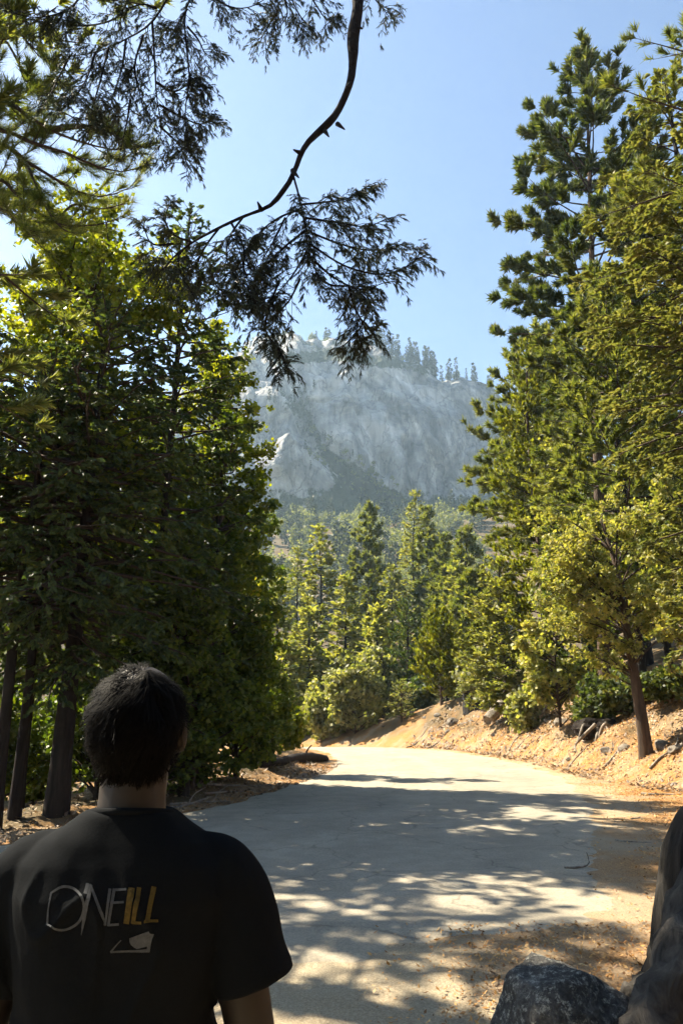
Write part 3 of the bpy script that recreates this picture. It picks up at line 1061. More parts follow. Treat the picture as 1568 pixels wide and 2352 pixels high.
# --- left side
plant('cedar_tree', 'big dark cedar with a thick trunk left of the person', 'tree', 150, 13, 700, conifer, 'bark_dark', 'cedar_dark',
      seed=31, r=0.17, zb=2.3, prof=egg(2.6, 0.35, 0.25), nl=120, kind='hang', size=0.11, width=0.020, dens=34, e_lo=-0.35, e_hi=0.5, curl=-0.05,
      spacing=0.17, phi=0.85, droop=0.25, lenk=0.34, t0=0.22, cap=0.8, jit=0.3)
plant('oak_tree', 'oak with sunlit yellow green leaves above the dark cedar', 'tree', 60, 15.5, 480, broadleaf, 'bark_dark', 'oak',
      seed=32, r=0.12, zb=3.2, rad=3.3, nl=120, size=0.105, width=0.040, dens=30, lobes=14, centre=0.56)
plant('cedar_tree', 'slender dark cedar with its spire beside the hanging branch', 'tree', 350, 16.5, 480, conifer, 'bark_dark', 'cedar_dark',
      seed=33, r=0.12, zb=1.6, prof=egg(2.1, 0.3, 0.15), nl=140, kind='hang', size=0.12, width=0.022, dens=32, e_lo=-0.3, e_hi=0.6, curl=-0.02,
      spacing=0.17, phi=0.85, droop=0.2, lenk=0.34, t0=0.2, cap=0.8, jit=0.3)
plant('oak_tree', 'oak with glowing leaf tips against the granite dome', 'tree', 470, 20, 780, broadleaf, 'bark_dark', 'oak',
      seed=34, r=0.1, zb=2.5, rad=1.75, nl=80, size=0.115, width=0.044, dens=28, lobes=10, centre=0.6)
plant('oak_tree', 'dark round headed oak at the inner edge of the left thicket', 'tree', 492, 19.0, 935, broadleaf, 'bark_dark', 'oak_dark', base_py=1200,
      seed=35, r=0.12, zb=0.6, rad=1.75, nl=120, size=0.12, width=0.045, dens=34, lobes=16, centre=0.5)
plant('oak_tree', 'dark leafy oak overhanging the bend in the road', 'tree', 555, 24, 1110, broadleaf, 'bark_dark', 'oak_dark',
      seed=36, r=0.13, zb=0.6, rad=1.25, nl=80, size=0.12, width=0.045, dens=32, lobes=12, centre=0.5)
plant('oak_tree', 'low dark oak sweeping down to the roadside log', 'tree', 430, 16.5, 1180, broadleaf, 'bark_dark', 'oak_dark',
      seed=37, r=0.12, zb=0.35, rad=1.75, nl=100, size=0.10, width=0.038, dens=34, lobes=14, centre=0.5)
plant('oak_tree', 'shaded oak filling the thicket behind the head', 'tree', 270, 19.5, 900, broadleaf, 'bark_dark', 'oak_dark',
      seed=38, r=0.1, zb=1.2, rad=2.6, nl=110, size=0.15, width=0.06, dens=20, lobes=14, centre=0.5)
plant('cedar_tree', 'thin dark cedar at the far left edge', 'tree', 15, 12.2, 820, conifer, 'bark_dark', 'cedar_dark',
      seed=39, r=0.1, zb=3.0, prof=egg(1.9, 0.35, 0.15), nl=100, kind='hang', size=0.11, width=0.02, dens=30, e_lo=-0.3, e_hi=0.5, curl=-0.05,
      spacing=0.18, phi=0.85, droop=0.25, lenk=0.36, t0=0.22, cap=0.8, jit=0.3)
plant('cedar_tree', 'thin straight cedar between the thick trunk and the left edge', 'tree', 58, 12.8, 880, conifer, 'bark_dark', 'cedar_dark',
      seed=40, r=0.09, zb=3.4, prof=egg(1.7, 0.35, 0.15), nl=80, kind='hang', size=0.11, width=0.02, dens=30, e_lo=-0.3, e_hi=0.5, curl=-0.05,
      spacing=0.18, phi=0.85, droop=0.25, lenk=0.36, t0=0.22, cap=0.8, jit=0.3)
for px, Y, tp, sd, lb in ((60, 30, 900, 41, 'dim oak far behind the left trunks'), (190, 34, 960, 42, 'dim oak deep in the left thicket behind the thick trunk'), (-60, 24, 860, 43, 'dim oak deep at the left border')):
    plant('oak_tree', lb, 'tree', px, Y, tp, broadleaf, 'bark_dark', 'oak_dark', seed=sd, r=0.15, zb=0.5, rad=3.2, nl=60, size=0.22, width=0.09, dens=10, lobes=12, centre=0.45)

# --- middle distance: conifers and brush beyond the bend
MID = [(735, 1205, 82, 'fir', 6.2, 'tapering pale fir left of the central pine'), (850, 1160, 92, 'pine', 5.0, 'central pine with a visible bare trunk'),
       (960, 1130, 104, 'fir', 6.5, 'tallest dark fir beyond the bend'), (992, 1172, 88, 'pine', 3.8, 'slim pine just right of the tallest fir'),
       (1030, 1232, 80, 'pine', 3.4, 'short slim pine second right of the tallest fir'), (1086, 1215, 76, 'pine', 3.6, 'slim pine below the long level boughs'),
       (680, 1262, 96, 'fir', 5.0, 'hazy fir at the left of the mid forest'), (632, 1330, 78, 'fir', 5.0, 'pale fir half hidden by the dark oak'),
       (795, 1330, 70, 'fir', 4.2, 'small fir below the central pine'), (905, 1300, 84, 'fir', 5.2, 'fir between the central pine and the tallest fir'),
       (1060, 1300, 66, 'fir', 4.0, 'fir behind the young ochre cedar'), (705, 1400, 66, 'fir', 4.6, 'dark fir behind the roadside bushes'),
       (940, 1385, 58, 'cedar', 3.0, 'dark cedar behind the small sapling'), (870, 1400, 62, 'fir', 3.8, 'fir rising behind the grey green bush'),
       (655, 1480, 60, 'fir', 3.6, 'low fir at the edge of the shadowed thicket'), (1110, 1330, 54, 'pine', 3.0, 'low pine beneath the broad pine')]
GEN = {}
for k, (px, top, Y, sp, rad, lb) in enumerate(MID):
    b = spot(px, Y)
    H = height(px, top, Y, b[2])
    if sp == 'fir':
        t = conifer(100 + k, H, 0.25, H * 0.05, cone(rad * 0.70, 0.25, 0.75), int(90 + H * 2.6), 'spray', 0.55, 0.12, 14, None, e_lo=-0.25, e_hi=0.5, curl=0.12,
                    spacing=0.34, phi=0.8, droop=0.05, lenk=0.30, t0=0.2, cap=1.3, jit=0.3, twigs=False, drop=0.12)
        mc = 'fir_mid'
    elif sp == 'pine':
        t = conifer(100 + k, H, 0.24, H * 0.25, egg(rad * 0.62, 0.22, 0.3), int(60 + H * 2.2), 'tuft', 0.62, 0.085, 9, None, e_lo=-0.1, e_hi=0.7, curl=0.08,
                    spacing=0.36, phi=0.8, droop=-0.1, lenk=0.3, t0=0.25, cap=1.1, ft0=0.2, upb=0.1, twigs=False, drop=0.1)
        mc = 'pine'
    else:
        t = conifer(100 + k, H, 0.2, 0.5, egg(rad * 0.5, 0.25, 0.2), 110, 'brush', 0.3, 0.06, 14, None, e_lo=0, e_hi=0.8, curl=0.1,
                    spacing=0.28, phi=0.7, droop=-0.1, lenk=0.36, t0=0.2, cap=0.9, upb=0.2, twigs=False)
        mc = 'cedar_dark'
    make_tree(sp + '_tree', lb, 'tree', b, *t, M['bark_dark'], M['twig'], M[mc], 'conifers beyond the bend')

BUSH = [(815, 53, 1490, 2.2, 'bush', 'large grey green bush where the road disappears'), (745, 55, 1560, 1.8, 'bush', 'grey green bush left of the large one at the bend'),
        (880, 57, 1470, 2.0, 'bush', 'tall grey green bush behind the sapling'), (668, 31, 1625, 0.5, 'oak', 'small bright green bush at the thicket edge'),
        (1100, 44, 1480, 1.5, 'bush', 'pale brush between the ochre cedar and the bank stump')]
BUSH += [(1210, 34, 1580, 0.8, 'bush', 'pale shrub under the narrow cedar on the bank lip'), (1372, 27, 1610, 0.8, 'pine_dark', 'dark shrub above the root tangle'), (1140, 42, 1570, 0.9, 'bush', 'pale shrub above the bleached log'),
         (590, 23, 1480, 0.95, 'oak_dark', 'dark bush at the inner corner of the left thicket'), (545, 19.5, 1440, 1.15, 'oak_dark', 'dark bush above the pale fallen branches'),
         (450, 17, 1450, 1.3, 'oak_dark', 'dark bush just right of the head'), (360, 16, 1470, 1.3, 'oak_dark', 'dark bush directly behind the neck'),
         (235, 17, 1500, 1.4, 'oak_dark', 'dark bush between the thick trunk and the head'), (100, 21, 1640, 1.1, 'oak', 'sunlit bush glimpsed between the left trunks'),
         (-20, 17, 1540, 1.5, 'oak_dark', 'dark bush at the left border'), (590, 27, 1640, 0.7, 'oak', 'sunlit low bush behind the roadside log'),
         (1440, 26, 1540, 1.4, 'pine_dark', 'dark bush behind the leaning trunk'), (1565, 23, 1540, 1.4, 'pine_dark', 'dark bush at the right border below the fir'),
         (1310, 36, 1520, 1.5, 'pine_dark', 'dark bush between cedar and pale oak'), (1285, 30, 1330, 1.5, 'oak_pale', 'pale leafy bush left of the pale oak'),
         (960, 54, 1560, 1.4, 'cedar_dark', 'dark bush between sapling and ochre cedar')]
for k, (px, Y, tp, rad, mc, lb) in enumerate(BUSH):
    b = spot(px, Y)
    H = height(px, tp, Y, b[2])
    t = broadleaf(200 + k, H, 0.05, 0.05, rad, 70, 0.0046 * Y + 0.03, 0.0019 * Y + 0.01, 640 / Y, lobes=12, centre=0.48)
    make_tree('bush', lb, 'bush', b, *t, M['twig'], M['twig'], M[mc])


# --- far forest: small trees as single meshes, copied
def far_conifer(seed, H, rad):
    tr, li, cr = conifer(seed, H, 0.22, H * 0.12, cone(rad, 0.25, 0.8), 60, 'spray', 1.0, 0.26, 5.0, None, e_lo=-0.15, e_hi=0.5, curl=0.05,
                         spacing=0.5, phi=0.8, droop=0.05, lenk=0.3, t0=0.15, cap=1.0, twigs=False, drop=0.15)
    a = Acc()
    for src, m in ((tr, 0), (cr, 1)):
        v = np.concatenate(src.v)
        for f, _, s in src.f:
            pass
        a.v.append(v)
        a.f += [(f + a.n, m, s) for f, _, s in src.f]
        a.n += len(v)
    return a.mesh('far_conifer', [M['bark_dark'], M['far_dark']])


def far_round(seed, H, rad, mc='far'):
    tr, li, cr = broadleaf(seed, H, 0.2, H * 0.12, rad, 60, 0.8, 0.3, 2.2, lobes=9, spacing=0.5, centre=0.5)
    a = Acc()
    for src, m in ((tr, 0), (cr, 1)):
        a.v.append(np.concatenate(src.v))
        a.f += [(f + a.n, m, s) for f, _, s in src.f]
        a.n += len(a.v[-1])
    return a.mesh('far_broadleaf', [M['bark_dark'], M[mc]])


far_con = [far_conifer(300 + i, 12, (1.7, 2.2, 1.5)[i]) for i in range(3)]
far_rnd = [far_round(310 + i, 9, (3.6, 4.2, 3.2)[i]) for i in range(3)]
rng = np.random.default_rng(5)
# forested slope at the foot of the dome
n = 0
for k in range(900):
    Y = rng.uniform(150, 432)
    px = rng.uniform(560, 1120)
    x = P(px, 1176, Y)[0]
    z = float(ground_z(x, Y))
    u, v = proj(np.array([x, Y, z + 5.0]))
    if not (585 < u < 1105 and 1080 < v < 1420) or n > 210:
        continue
    n += 1
    rn = rng.random() < 0.72
    o = obj('slope_tree', far_rnd[k % 3] if rn else far_con[k % 3], loc=(x, Y, z - 0.3))
    s = rng.uniform(0.9, 1.5)
    o.scale = (s, s, s * rng.uniform(0.85, 1.2))
    o.rotation_euler = (0, 0, rng.uniform(0, 6.28))
    tag(o, 'hazy round green tree on the forested slope below the granite dome' if rn else 'hazy pointed conifer on the forested slope below the granite dome', 'tree', 'trees on the slope below the dome')
# trees along the dome's rim and shelves
for k in range(120):
    px = rng.choice([rng.uniform(570, 760), rng.uniform(720, 1000), rng.uniform(840, 1130)])
    row = DNF - 34 + int(36 * rng.random() ** 0.7)
    p = dome_point(px, row)
    con = rng.random() < (0.35 if px < 770 else 0.85)
    o = obj('rim_tree', far_con[k % 3] if con else far_rnd[k % 3], loc=p - np.array([0, 0, 0.6]))
    s = rng.uniform(0.6, 1.45) if con else rng.uniform(0.45, 0.9)
    o.scale = (s * 0.9, s * 0.9, s * (1.25 if 860 < px < 1080 else 0.9))
    o.rotation_euler = (0, 0, rng.uniform(0, 6.28))
    tag(o, 'small pointed conifer on the rim of the granite dome' if con else 'low rounded tree on the rim of the granite dome', 'tree', 'trees on the rim of the dome')
# shrubs in the gully
U, W = proj(DV[:DNF])
for k in range(110):
    g = np.array([(655, 905), (700, 960), (735, 1030), (790, 1085), (850, 1140), (900, 1160), (830, 1090), (880, 1120)])
    a = g[rng.integers(2, len(g)) if k % 3 else rng.integers(0, 4)] + rng.normal(0, 24, 2)
    j = np.argmin((U - a[0]) ** 2 + (W - a[1]) ** 2)
    p = DV[:DNF].reshape(-1, 3)[j]
    o = obj('gully_tree', far_rnd[k % 3] if k % 3 else far_con[k % 3], loc=p - np.array([0, 0, 0.8]))
    s = rng.uniform(0.35, 0.8)
    o.scale = (s, s, s)
    o.rotation_euler = (0, 0, rng.uniform(0, 6.28))
    tag(o, 'dark tree rooted in the gully of the granite dome', 'tree', 'trees in the gully of the dome')


# ------------------------------------------------------------------ overhead cedar branches (the tree stands behind the camera)
def px_path(pts, Y0):
    return np.array([P(a[0], a[1], a[2] if len(a) > 2 else Y0) for a in pts])


def hand_branches(paths, K=14):
    return np.stack([resample(p, K) for p in paths])


def sprays(rng, Pts, L, spacing, ln1, droop1, spacing2, ln2, leaf, wd, dens, t0=0.1, phi=0.8):
    """limb -> shoots -> side twigs -> scale-leaf tips"""
    Q, l1 = branchlets(rng, Pts, L, spacing, t0, phi, lambda t, l: ln1 * (1.15 - 0.5 * t), droop1, K=6, jit=0.45)
    Q2, l2 = branchlets(rng, Q, l1, spacing2, 0.12, 0.75, lambda t, l: ln2 * (1.2 - 0.75 * t), 0.25, K=4, jit=0.25)
    a, b = Acc(), Acc()
    limb_tubes(b, Q[:, ::2], 0.0035, 0.0015, 3)
    ribbons(b, Q2, 0.0018, rng)
    foliage(a, rng, Q2, l2, 'hang', dens, leaf, wd, 0.05, big=False, tri=True)
    return a, b


def merge(dst, src):
    v = np.concatenate(src.v)
    dst.v.append(v)
    dst.f += [(f + dst.n, m, s) for f, m, s in src.f]
    dst.n += len(v)


rng = np.random.default_rng(77)
CT = np.array([2.9, -1.6, 0.0])
over = tag(empty('cedar_tree', CT), 'overhanging cedar whose crooked dark limb dangles across the sky', 'tree')
loc = lambda p: np.asarray(p) - CT
ctp = trunk_path(rng, 19, wob=0.006)
obj('trunk', (trunk_acc(ctp, 0.36, 0.03), M['bark_dark']), over)
mainlimb = np.vstack([[(2.85, -1.5, 8.3), (2.0, 0.4, 9.6), (1.1, 2.4, 9.9), (0.45, 4.0, 9.1)], px_path([(830, -70), (822, 0), (812, 90), (803, 180), (770, 262), (705, 330), (672, 395), (655, 430), (620, 472), (560, 497), (505, 522), (440, 556), (392, 600)], 5.0)])
ml = resample(mainlimb, 140)
tt = np.linspace(0, 1, 140)
ml[:, 0] += 0.012 * vnoise(tt * 46, 0 * tt, seed=6)
ml[:, 2] += 0.010 * vnoise(tt * 46, 0 * tt + 4, seed=7)
mr = np.interp(tt, [0, 0.35, 0.55, 0.75, 0.88, 1], [0.095, 0.078, 0.072, 0.046, 0.019, 0.005]) * (1.1 + 0.22 * vnoise(tt * 34, 0 * tt, seed=2) + 0.12 * vnoise(tt * 90, 0 * tt, seed=5))
v, f = tubes((ml - CT)[None], mr[None], 10, ref=np.array([0.15, 1.0, 0.1]))
la = Acc().add(v, f, 0, True)
for px_, py_, ex, ey in ((818, 60, 14, 6), (806, 190, -12, 10), (775, 285, 16, 12), (745, 300, 10, 14), (690, 352, -16, -8), (672, 392, 14, 16), (600, 482, -8, -18)):   # broken stubs
    a_, b_ = P(px_, py_, 5.0), P(px_ + ex, py_ + ey, 4.9)
    limb_tubes(la, np.stack([resample([a_, b_], 3)]) - CT, 0.022, 0.006, 6)
SEC = [  # secondary branches that carry foliage, photo outline at about 5 m
    [(672, 400), (686, 450), (700, 520), (712, 590), (735, 640)],
    [(690, 470), (740, 465), (800, 455), (848, 425)],
    [(698, 500), (770, 510), (840, 520), (893, 500)],
    [(704, 530), (780, 560), (850, 575), (905, 568)],
    [(710, 560), (790, 610), (870, 630), (930, 615), (960, 590)],
    [(722, 600), (770, 640), (830, 665), (880, 650)],
    [(735, 640), (760, 655), (810, 660), (845, 690)],
    [(690, 480), (640, 500), (600, 530), (580, 560)],
    [(700, 530), (650, 570), (610, 610), (590, 650)],
    [(708, 570), (680, 620), (650, 660), (620, 690)],
    [(655, 500), (625, 560), (600, 600)],
    [(640, 650), (620, 700), (610, 760), (640, 800), (660, 850)],
    [(690, 640), (665, 690), (640, 720), (625, 775)],
    [(800, 655), (812, 700), (832, 740), (850, 770), (870, 735)],
    [(845, 690), (835, 740), (800, 785), (775, 800)],
    [(560, 497), (530, 540), (520, 590), (540, 640)],
    [(505, 522), (470, 570), (450, 620), (460, 660)],
    [(530, 510), (560, 570), (560, 630), (580, 690)],
    [(440, 556), (410, 590), (420, 640), (440, 670)],
    [(392, 600), (370, 620), (350, 590)],
    [(440, 556), (400, 540), (380, 510), (385, 480)],
    [(560, 640), (560, 670), (590, 690)],
    [(480, 620), (500, 660), (540, 690)],
    [(400, 560), (350, 560), (330, 520)],
]
TOP = [  # branches that hang into the picture from above, upper left
    [(455, -40), (425, 30), (428, 100), (435, 180), (425, 260), (430, 330), (425, 375)],
    [(430, 60), (455, 90), (470, 120), (485, 130)],
    [(400, -30), (350, 50), (290, 90), (220, 120), (150, 130)],
    [(350, 50), (355, 130), (360, 220), (370, 290), (365, 345)],
    [(360, 190), (400, 210), (440, 190), (470, 195)],
    [(365, 240), (420, 270), (460, 285), (485, 275)],
    [(368, 290), (400, 320), (420, 340)],
    [(290, 90), (280, 160), (260, 220), (250, 270)],
    [(220, 120), (200, 180), (170, 230)],
    [(300, -20), (270, 40), (190, 60), (120, 50)],
    [(200, -30), (160, 20), (90, 40), (30, 30)],
    [(330, 80), (310, 150), (320, 210), (330, 250)],
    [(250, 110), (230, 190), (210, 260), (215, 300)],
    [(160, 130), (130, 190), (110, 230)],
    [(300, 230), (290, 290), (280, 330)],
    [(360, 20), (330, 10), (290, 20)],
    [(430, 20), (400, 70), (380, 110)],
]
TOPC = [
    [(470, -40), (500, 0), (540, 18), (580, 14), (620, -10)],
    [(625, -30), (640, 20), (615, 60), (600, 90)],
    [(660, -30), (680, 20), (700, 50), (715, 60)],
    [(700, -30), (725, 10), (745, 40), (760, 50)],
    [(650, -20), (660, 30), (645, 60)],
    [(850, -40), (860, -5), (880, 20), (890, 35)],
]
leafA, twigA = Acc(), Acc()
rng = np.random.default_rng(78)


def add_sprays(plist, Y0, yj, r0, **kw):
    paths = []
    for pts in plist:
        y = Y0 + rng.uniform(-yj, yj)
        p = px_path([(a, b, Y0 + (y - Y0) * k / (len(pts) - 1)) for k, (a, b) in enumerate(pts)], Y0)
        paths.append(p)
    Pt = hand_branches(paths)
    L = np.linalg.norm(np.diff(Pt, axis=1), axis=2).sum(1)
    Pt = Pt - CT
    limb_tubes(la, Pt, r0, 0.003, 5)
    a, b = sprays(rng, Pt, L, **kw)
    merge(leafA, a)
    merge(twigA, b)


SP = dict(spacing=0.028, ln1=0.24, droop1=0.45, spacing2=0.022, ln2=0.09, leaf=0.034, wd=0.0034, dens=250, phi=0.75)
add_sprays(SEC, 5.0, 0.5, 0.010, **SP)
add_sprays(TOP, 5.4, 0.6, 0.012, **{**SP, 'spacing': 0.034, 'ln1': 0.30})
add_sprays(TOPC, 5.2, 0.3, 0.010, **SP)
# the upper-left branches are carried by a second limb above the frame
l2 = resample(np.vstack([[(2.8, -1.5, 9.6), (1.0, 1.5, 11.0), (-0.6, 4.2, 10.4)], px_path([(560, -190), (455, -60), (380, -20), (280, -15), (180, -35), (60, -30)], 5.3)]), 40)
v, f = tubes((l2 - CT)[None], np.interp(np.linspace(0, 1, 40), [0, 1], [0.07, 0.012])[None], 7)
la.add(v, f, 0, True)
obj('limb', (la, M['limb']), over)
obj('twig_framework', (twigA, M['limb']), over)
# crown higher up, out of the frame
Pt, L, u = limb_set(rng, ctp, 19, 8.5, 60, egg(3.6, 0.3, 0.3), -0.15, 0.6, -0.05)
keep = ~((np.cos(np.arctan2(Pt[:, -1, 0], Pt[:, -1, 1])) > 0.2) & (Pt[:, -1, 1] > 1.5) & (Pt[:, -1, 2] < 12.5))
Pt, L = Pt[keep], L[keep]
Q, ln = branchlets(rng, Pt, L, 0.2, 0.25, 0.85, lambda t, l: np.minimum(0.8, 0.35 * l * (1.15 - t) + 0.12), 0.25)
foliage(leafA, rng, Q, ln, 'hang', 26, 0.13, 0.024, 0.1)
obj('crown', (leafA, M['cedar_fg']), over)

# ------------------------------------------------------------------ long-needled pine at the left, its boughs reaching in from the border
rng = np.random.default_rng(81)
PB = spot(-330, 7.6)
PB[2] = float(ground_z(PB[0], PB[1]))
lp = tag(empty('pine_tree', PB), 'long needled pine reaching in from the left border', 'tree')
lpp = trunk_path(rng, 15, wob=0.006)
obj('trunk', (trunk_acc(lpp, 0.25, 0.03), M['bark_dark']), lp)
BO = [
    [(-330, 260), (-120, 240), (0, 228), (70, 270), (130, 305), (200, 330), (270, 345), (310, 335)],
    [(-330, 360), (-100, 330), (0, 325), (60, 370), (110, 400), (180, 440), (240, 452), (300, 430)],
    [(-330, 420), (-100, 400), (0, 410), (60, 470), (130, 510), (200, 520), (265, 505)],
    [(-330, 300), (-100, 290), (10, 300), (80, 330), (150, 350), (230, 385), (290, 395), (325, 385)],
    [(-330, 200), (-120, 130), (0, 90), (40, 140), (60, 190), (100, 215)],
    [(-330, 150), (-120, 60), (0, 40), (50, 80), (90, 130)],
    [(-330, 460), (-120, 470), (0, 480), (50, 520), (90, 560)],
    [(60, 370), (90, 440), (120, 500), (150, 530)],
    [(110, 300), (180, 290), (240, 300), (280, 320)],
    [(60, 270), (110, 250), (160, 265), (210, 300)],
    [(130, 510), (170, 470), (230, 480), (280, 470)],
]
paths = []
for pts in BO:
    y1 = 7.6 + rng.uniform(-0.9, 0.9)
    paths.append(np.array([P(a, b, 7.6 + (y1 - 7.6) * k / (len(pts) - 1)) for k, (a, b) in enumerate(pts)]))
Pt = hand_branches(paths, 16) - PB
L = np.linalg.norm(np.diff(Pt, axis=1), axis=2).sum(1)
la = Acc()
limb_tubes(la, Pt, np.where(L > 1.6, 0.045, 0.018), 0.005, 6)
Q, ln = branchlets(rng, Pt, L, 0.085, 0.25, 0.7, lambda t, l: 0.14 + 0.16 * l * (1.2 - t), -0.25, K=5, jit=0.25, upb=0.12)
limb_tubes(la, Q, 0.007, 0.003, 4)
cr = Acc()
foliage(cr, rng, Q, ln, 'tuft', 24, 0.17, 0.0034, 0.25, big=False)
foliage(cr, rng, Q, ln, 'tuft', 14, 0.15, 0.0034, 0.6, big=False)
# rest of the crown, beyond the border
Pt2, L2, u2 = limb_set(rng, lpp, 15, 5.0, 56, egg(3.0, 0.4, 0.4), -0.1, 0.6, 0.08,
                       az_bias=lambda az, u: np.where((np.cos(az) > 0.35) & (u < 0.55), 0.45, 1.0))
limb_tubes(la, Pt2, 0.04, 0.006)
Q, ln = branchlets(rng, Pt2, L2, 0.2, 0.3, 0.75, lambda t, l: np.minimum(0.7, 0.3 * l * (1.15 - t) + 0.12), -0.2, upb=0.12)
foliage(cr, rng, Q, ln, 'tuft', 12, 0.2, 0.012, 0.3)
obj('limb_framework', (la, M['twig']), lp)
obj('crown', (cr, M['pine']), lp)


# --- unseen trees, added to block sky light behind the viewer and shade the road
src = {o['label']: o for o in col.objects if o.get('category') == 'tree'}
back = [('big dark cedar with a thick trunk left of the person', (-4.6, -3.4), 1.15, 'unseen dark cedar added behind the viewer on the left to block sky light'),
        ('slender dark cedar with its spire beside the hanging branch', (0.2, -6.5), 1.2, 'unseen dark cedar added straight behind the viewer to block sky light'),
        ('dark oak in the shade behind the pale oak', (4.9, -4.6), 1.5, 'unseen dark oak added behind the viewer on the right to block sky light'),
        ('shaded oak filling the thicket behind the head', (-2.6, -10.0), 1.2, 'unseen dark oak added farther behind the viewer to block sky light'),
        ('low dark oak sweeping down to the roadside log', (2.6, -9.0), 1.6, 'unseen low dark oak added farther behind the viewer to block sky light'),
        ('slender dark cedar with its spire beside the hanging branch', (-8.3, 11.6), 1.0, 'unseen cedar added beyond the left border to cast shade on the road'),
        ('shaded oak filling the thicket behind the head', (7.2, -1.2), 1.0, 'unseen dark oak added beside the viewer on the right to block sky light')]
for k, (s, (x, y), sc, lb) in enumerate(back):
    c = copy_tree(src[s], (x, y, float(ground_z(x, y))), 1.3 * k, sc)
    tag(c, lb, 'tree', 'unseen trees added for shade')


# ------------------------------------------------------------------ rocks, logs, stump, litter
def rock_mesh(seed, size, sub=3, cuts=9, rough=0.06, name='rock', mat='rock', planes=()):
    rng = np.random.default_rng(seed)
    bm = bmesh.new()
    bmesh.ops.create_icosphere(bm, subdivisions=sub, radius=1.0)
    V = np.array([v.co[:] for v in bm.verts])
    nr = unit(rng.normal(0, 1, (cuts, 3)))
    dd = rng.uniform(0.62, 0.9, cuts)
    fac = 0.9
    if len(planes):
        nr, dd, fac = unit(np.array([q[:3] for q in planes], float)), [q[3] for q in planes], 0.86
    for a, b in zip(nr, dd):
        k = V @ a - b
        V = V - np.clip(k, 0, None)[:, None] * a * fac
    n = unit(V)
    V = V + n * (rough * fbm(V[:, 0] * 2.3, V[:, 1] * 2.3, V[:, 2] * 2.3, seed=seed, oct=4))[:, None]
    V = V * np.array(size)
    for v, c in zip(bm.verts, V):
        v.co = c
    me = bpy.data.meshes.new(name)
    bm.to_mesh(me)
    bm.free()
    me.materials.append(M[mat])
    me.polygons.foreach_set('use_smooth', [sub > 3] * len(me.polygons))
    return me


def branch_mesh(pts, r, S=8, K=18, seed=0, cap=True, name='log', mat='wood', knob=0.12):
    pts = resample(pts, K)
    r = np.interp(np.linspace(0, 1, K), np.linspace(0, 1, len(r)), r)
    V, F = tubes(pts[None], r[None], S)
    V = V.reshape(K, S, 3)
    c = pts[:, None]
    V = c + (V - c) * (1 + knob * fbm(np.arange(S)[None] * 1.3 + 0 * r[:, None], np.arange(K)[:, None] * 0.5, seed=seed, oct=3))[..., None]
    V = V.reshape(-1, 3)
    a = Acc().add(V, F, 0, True)
    if cap:
        for k, sgn in ((0, 1), (K - 1, -1)):
            ring = V[k * S:(k + 1) * S]
            cc = pts[k] + 0.15 * r[k] * unit(pts[min(k + 1, K - 1)] - pts[max(k - 1, 0)]) * sgn
            vv = np.vstack([ring, cc])
            a.add(vv, np.array([(i, (i + 1) % S, S) for i in range(S)]), 0)
    return a.mesh(name, M[mat])


# foreground boulder
bo = obj('boulder', rock_mesh(7, (0.46, 0.43, 0.44), 6, 9, 0.06, 'boulder', 'boulder', planes=((0.52, 0.1, 0.85, 0.60), (-0.25, -0.15, 0.95, 0.70), (-0.9, -0.25, 0.3, 0.66), (-0.15, -0.95, 0.35, 0.62), (0.3, -0.75, 0.6, 0.66), (0.9, 0.2, 0.1, 0.8), (-0.6, 0.7, 0.3, 0.75))), loc=(1.15, 4.32, 0.045))
bo.rotation_euler = (0.0, 0.0, 0.12)
tag(bo, 'dark lichen speckled granite boulder in the lower right foreground', 'boulder')

# big weathered stump with roots at the right border
SB = np.array([2.46, 4.75, 0.0])
M['root'] = barkmat('weathered_root', (0.012, 0.011, 0.010), (0.085, 0.076, 0.065), 9, 0.35, 1.0)
M['stump'] = barkmat('old_stump_bark', (0.006, 0.006, 0.006), (0.030, 0.027, 0.024), 11, 0.12, 1.0)
st = tag(empty('tree_stump', SB), 'massive dark weathered stump with sprawling roots at the lower right border', 'stump')
K, S = 56, 96
zz = np.linspace(-0.2, 1.22, K)
rr = np.interp(zz, [-0.2, 0.05, 0.25, 0.5, 0.85, 1.05, 1.17, 1.22], [0.86, 0.74, 0.64, 0.60, 0.53, 0.44, 0.30, 0.02])
aa = np.arange(S) * 2 * math.pi / S
fl = 1 + 0.10 * fbm(np.cos(aa)[None] * 1.6 + 0 * zz[:, None], np.sin(aa)[None] * 1.6 + 0 * zz[:, None], zz[:, None] * 0.5 + 0 * aa[None], seed=5, oct=3) + 0.05 * np.sin(aa * 7 + 1)[None] * np.interp(zz, [0, 1.1], [1, 0.3])[:, None] - 0.09 * (1 - np.abs(vnoise(np.cos(aa)[None] * 7 + 0.6 * zz[:, None], np.sin(aa)[None] * 7 + 0 * zz[:, None], zz[:, None] * 2.2 + 0 * aa[None], seed=25))) ** 4
VV = np.stack([rr[:, None] * fl * np.cos(aa)[None], rr[:, None] * fl * np.sin(aa)[None], zz[:, None] + 0.13 * vnoise(np.cos(aa)[None] * 5 + 0 * zz[:, None], np.sin(aa)[None] * 5 + 0 * zz[:, None], seed=9) * smoothstep((zz[:, None] - 0.7) / 0.4)], -1)
i = np.arange(K * S).reshape(K, S)
n_ = np.roll(i, -1, 1)
obj('bole', (Acc().add(VV, np.stack([i[:-1], n_[:-1], n_[1:], i[1:]], -1).reshape(-1, 4), 0, True), M['stump']), st)
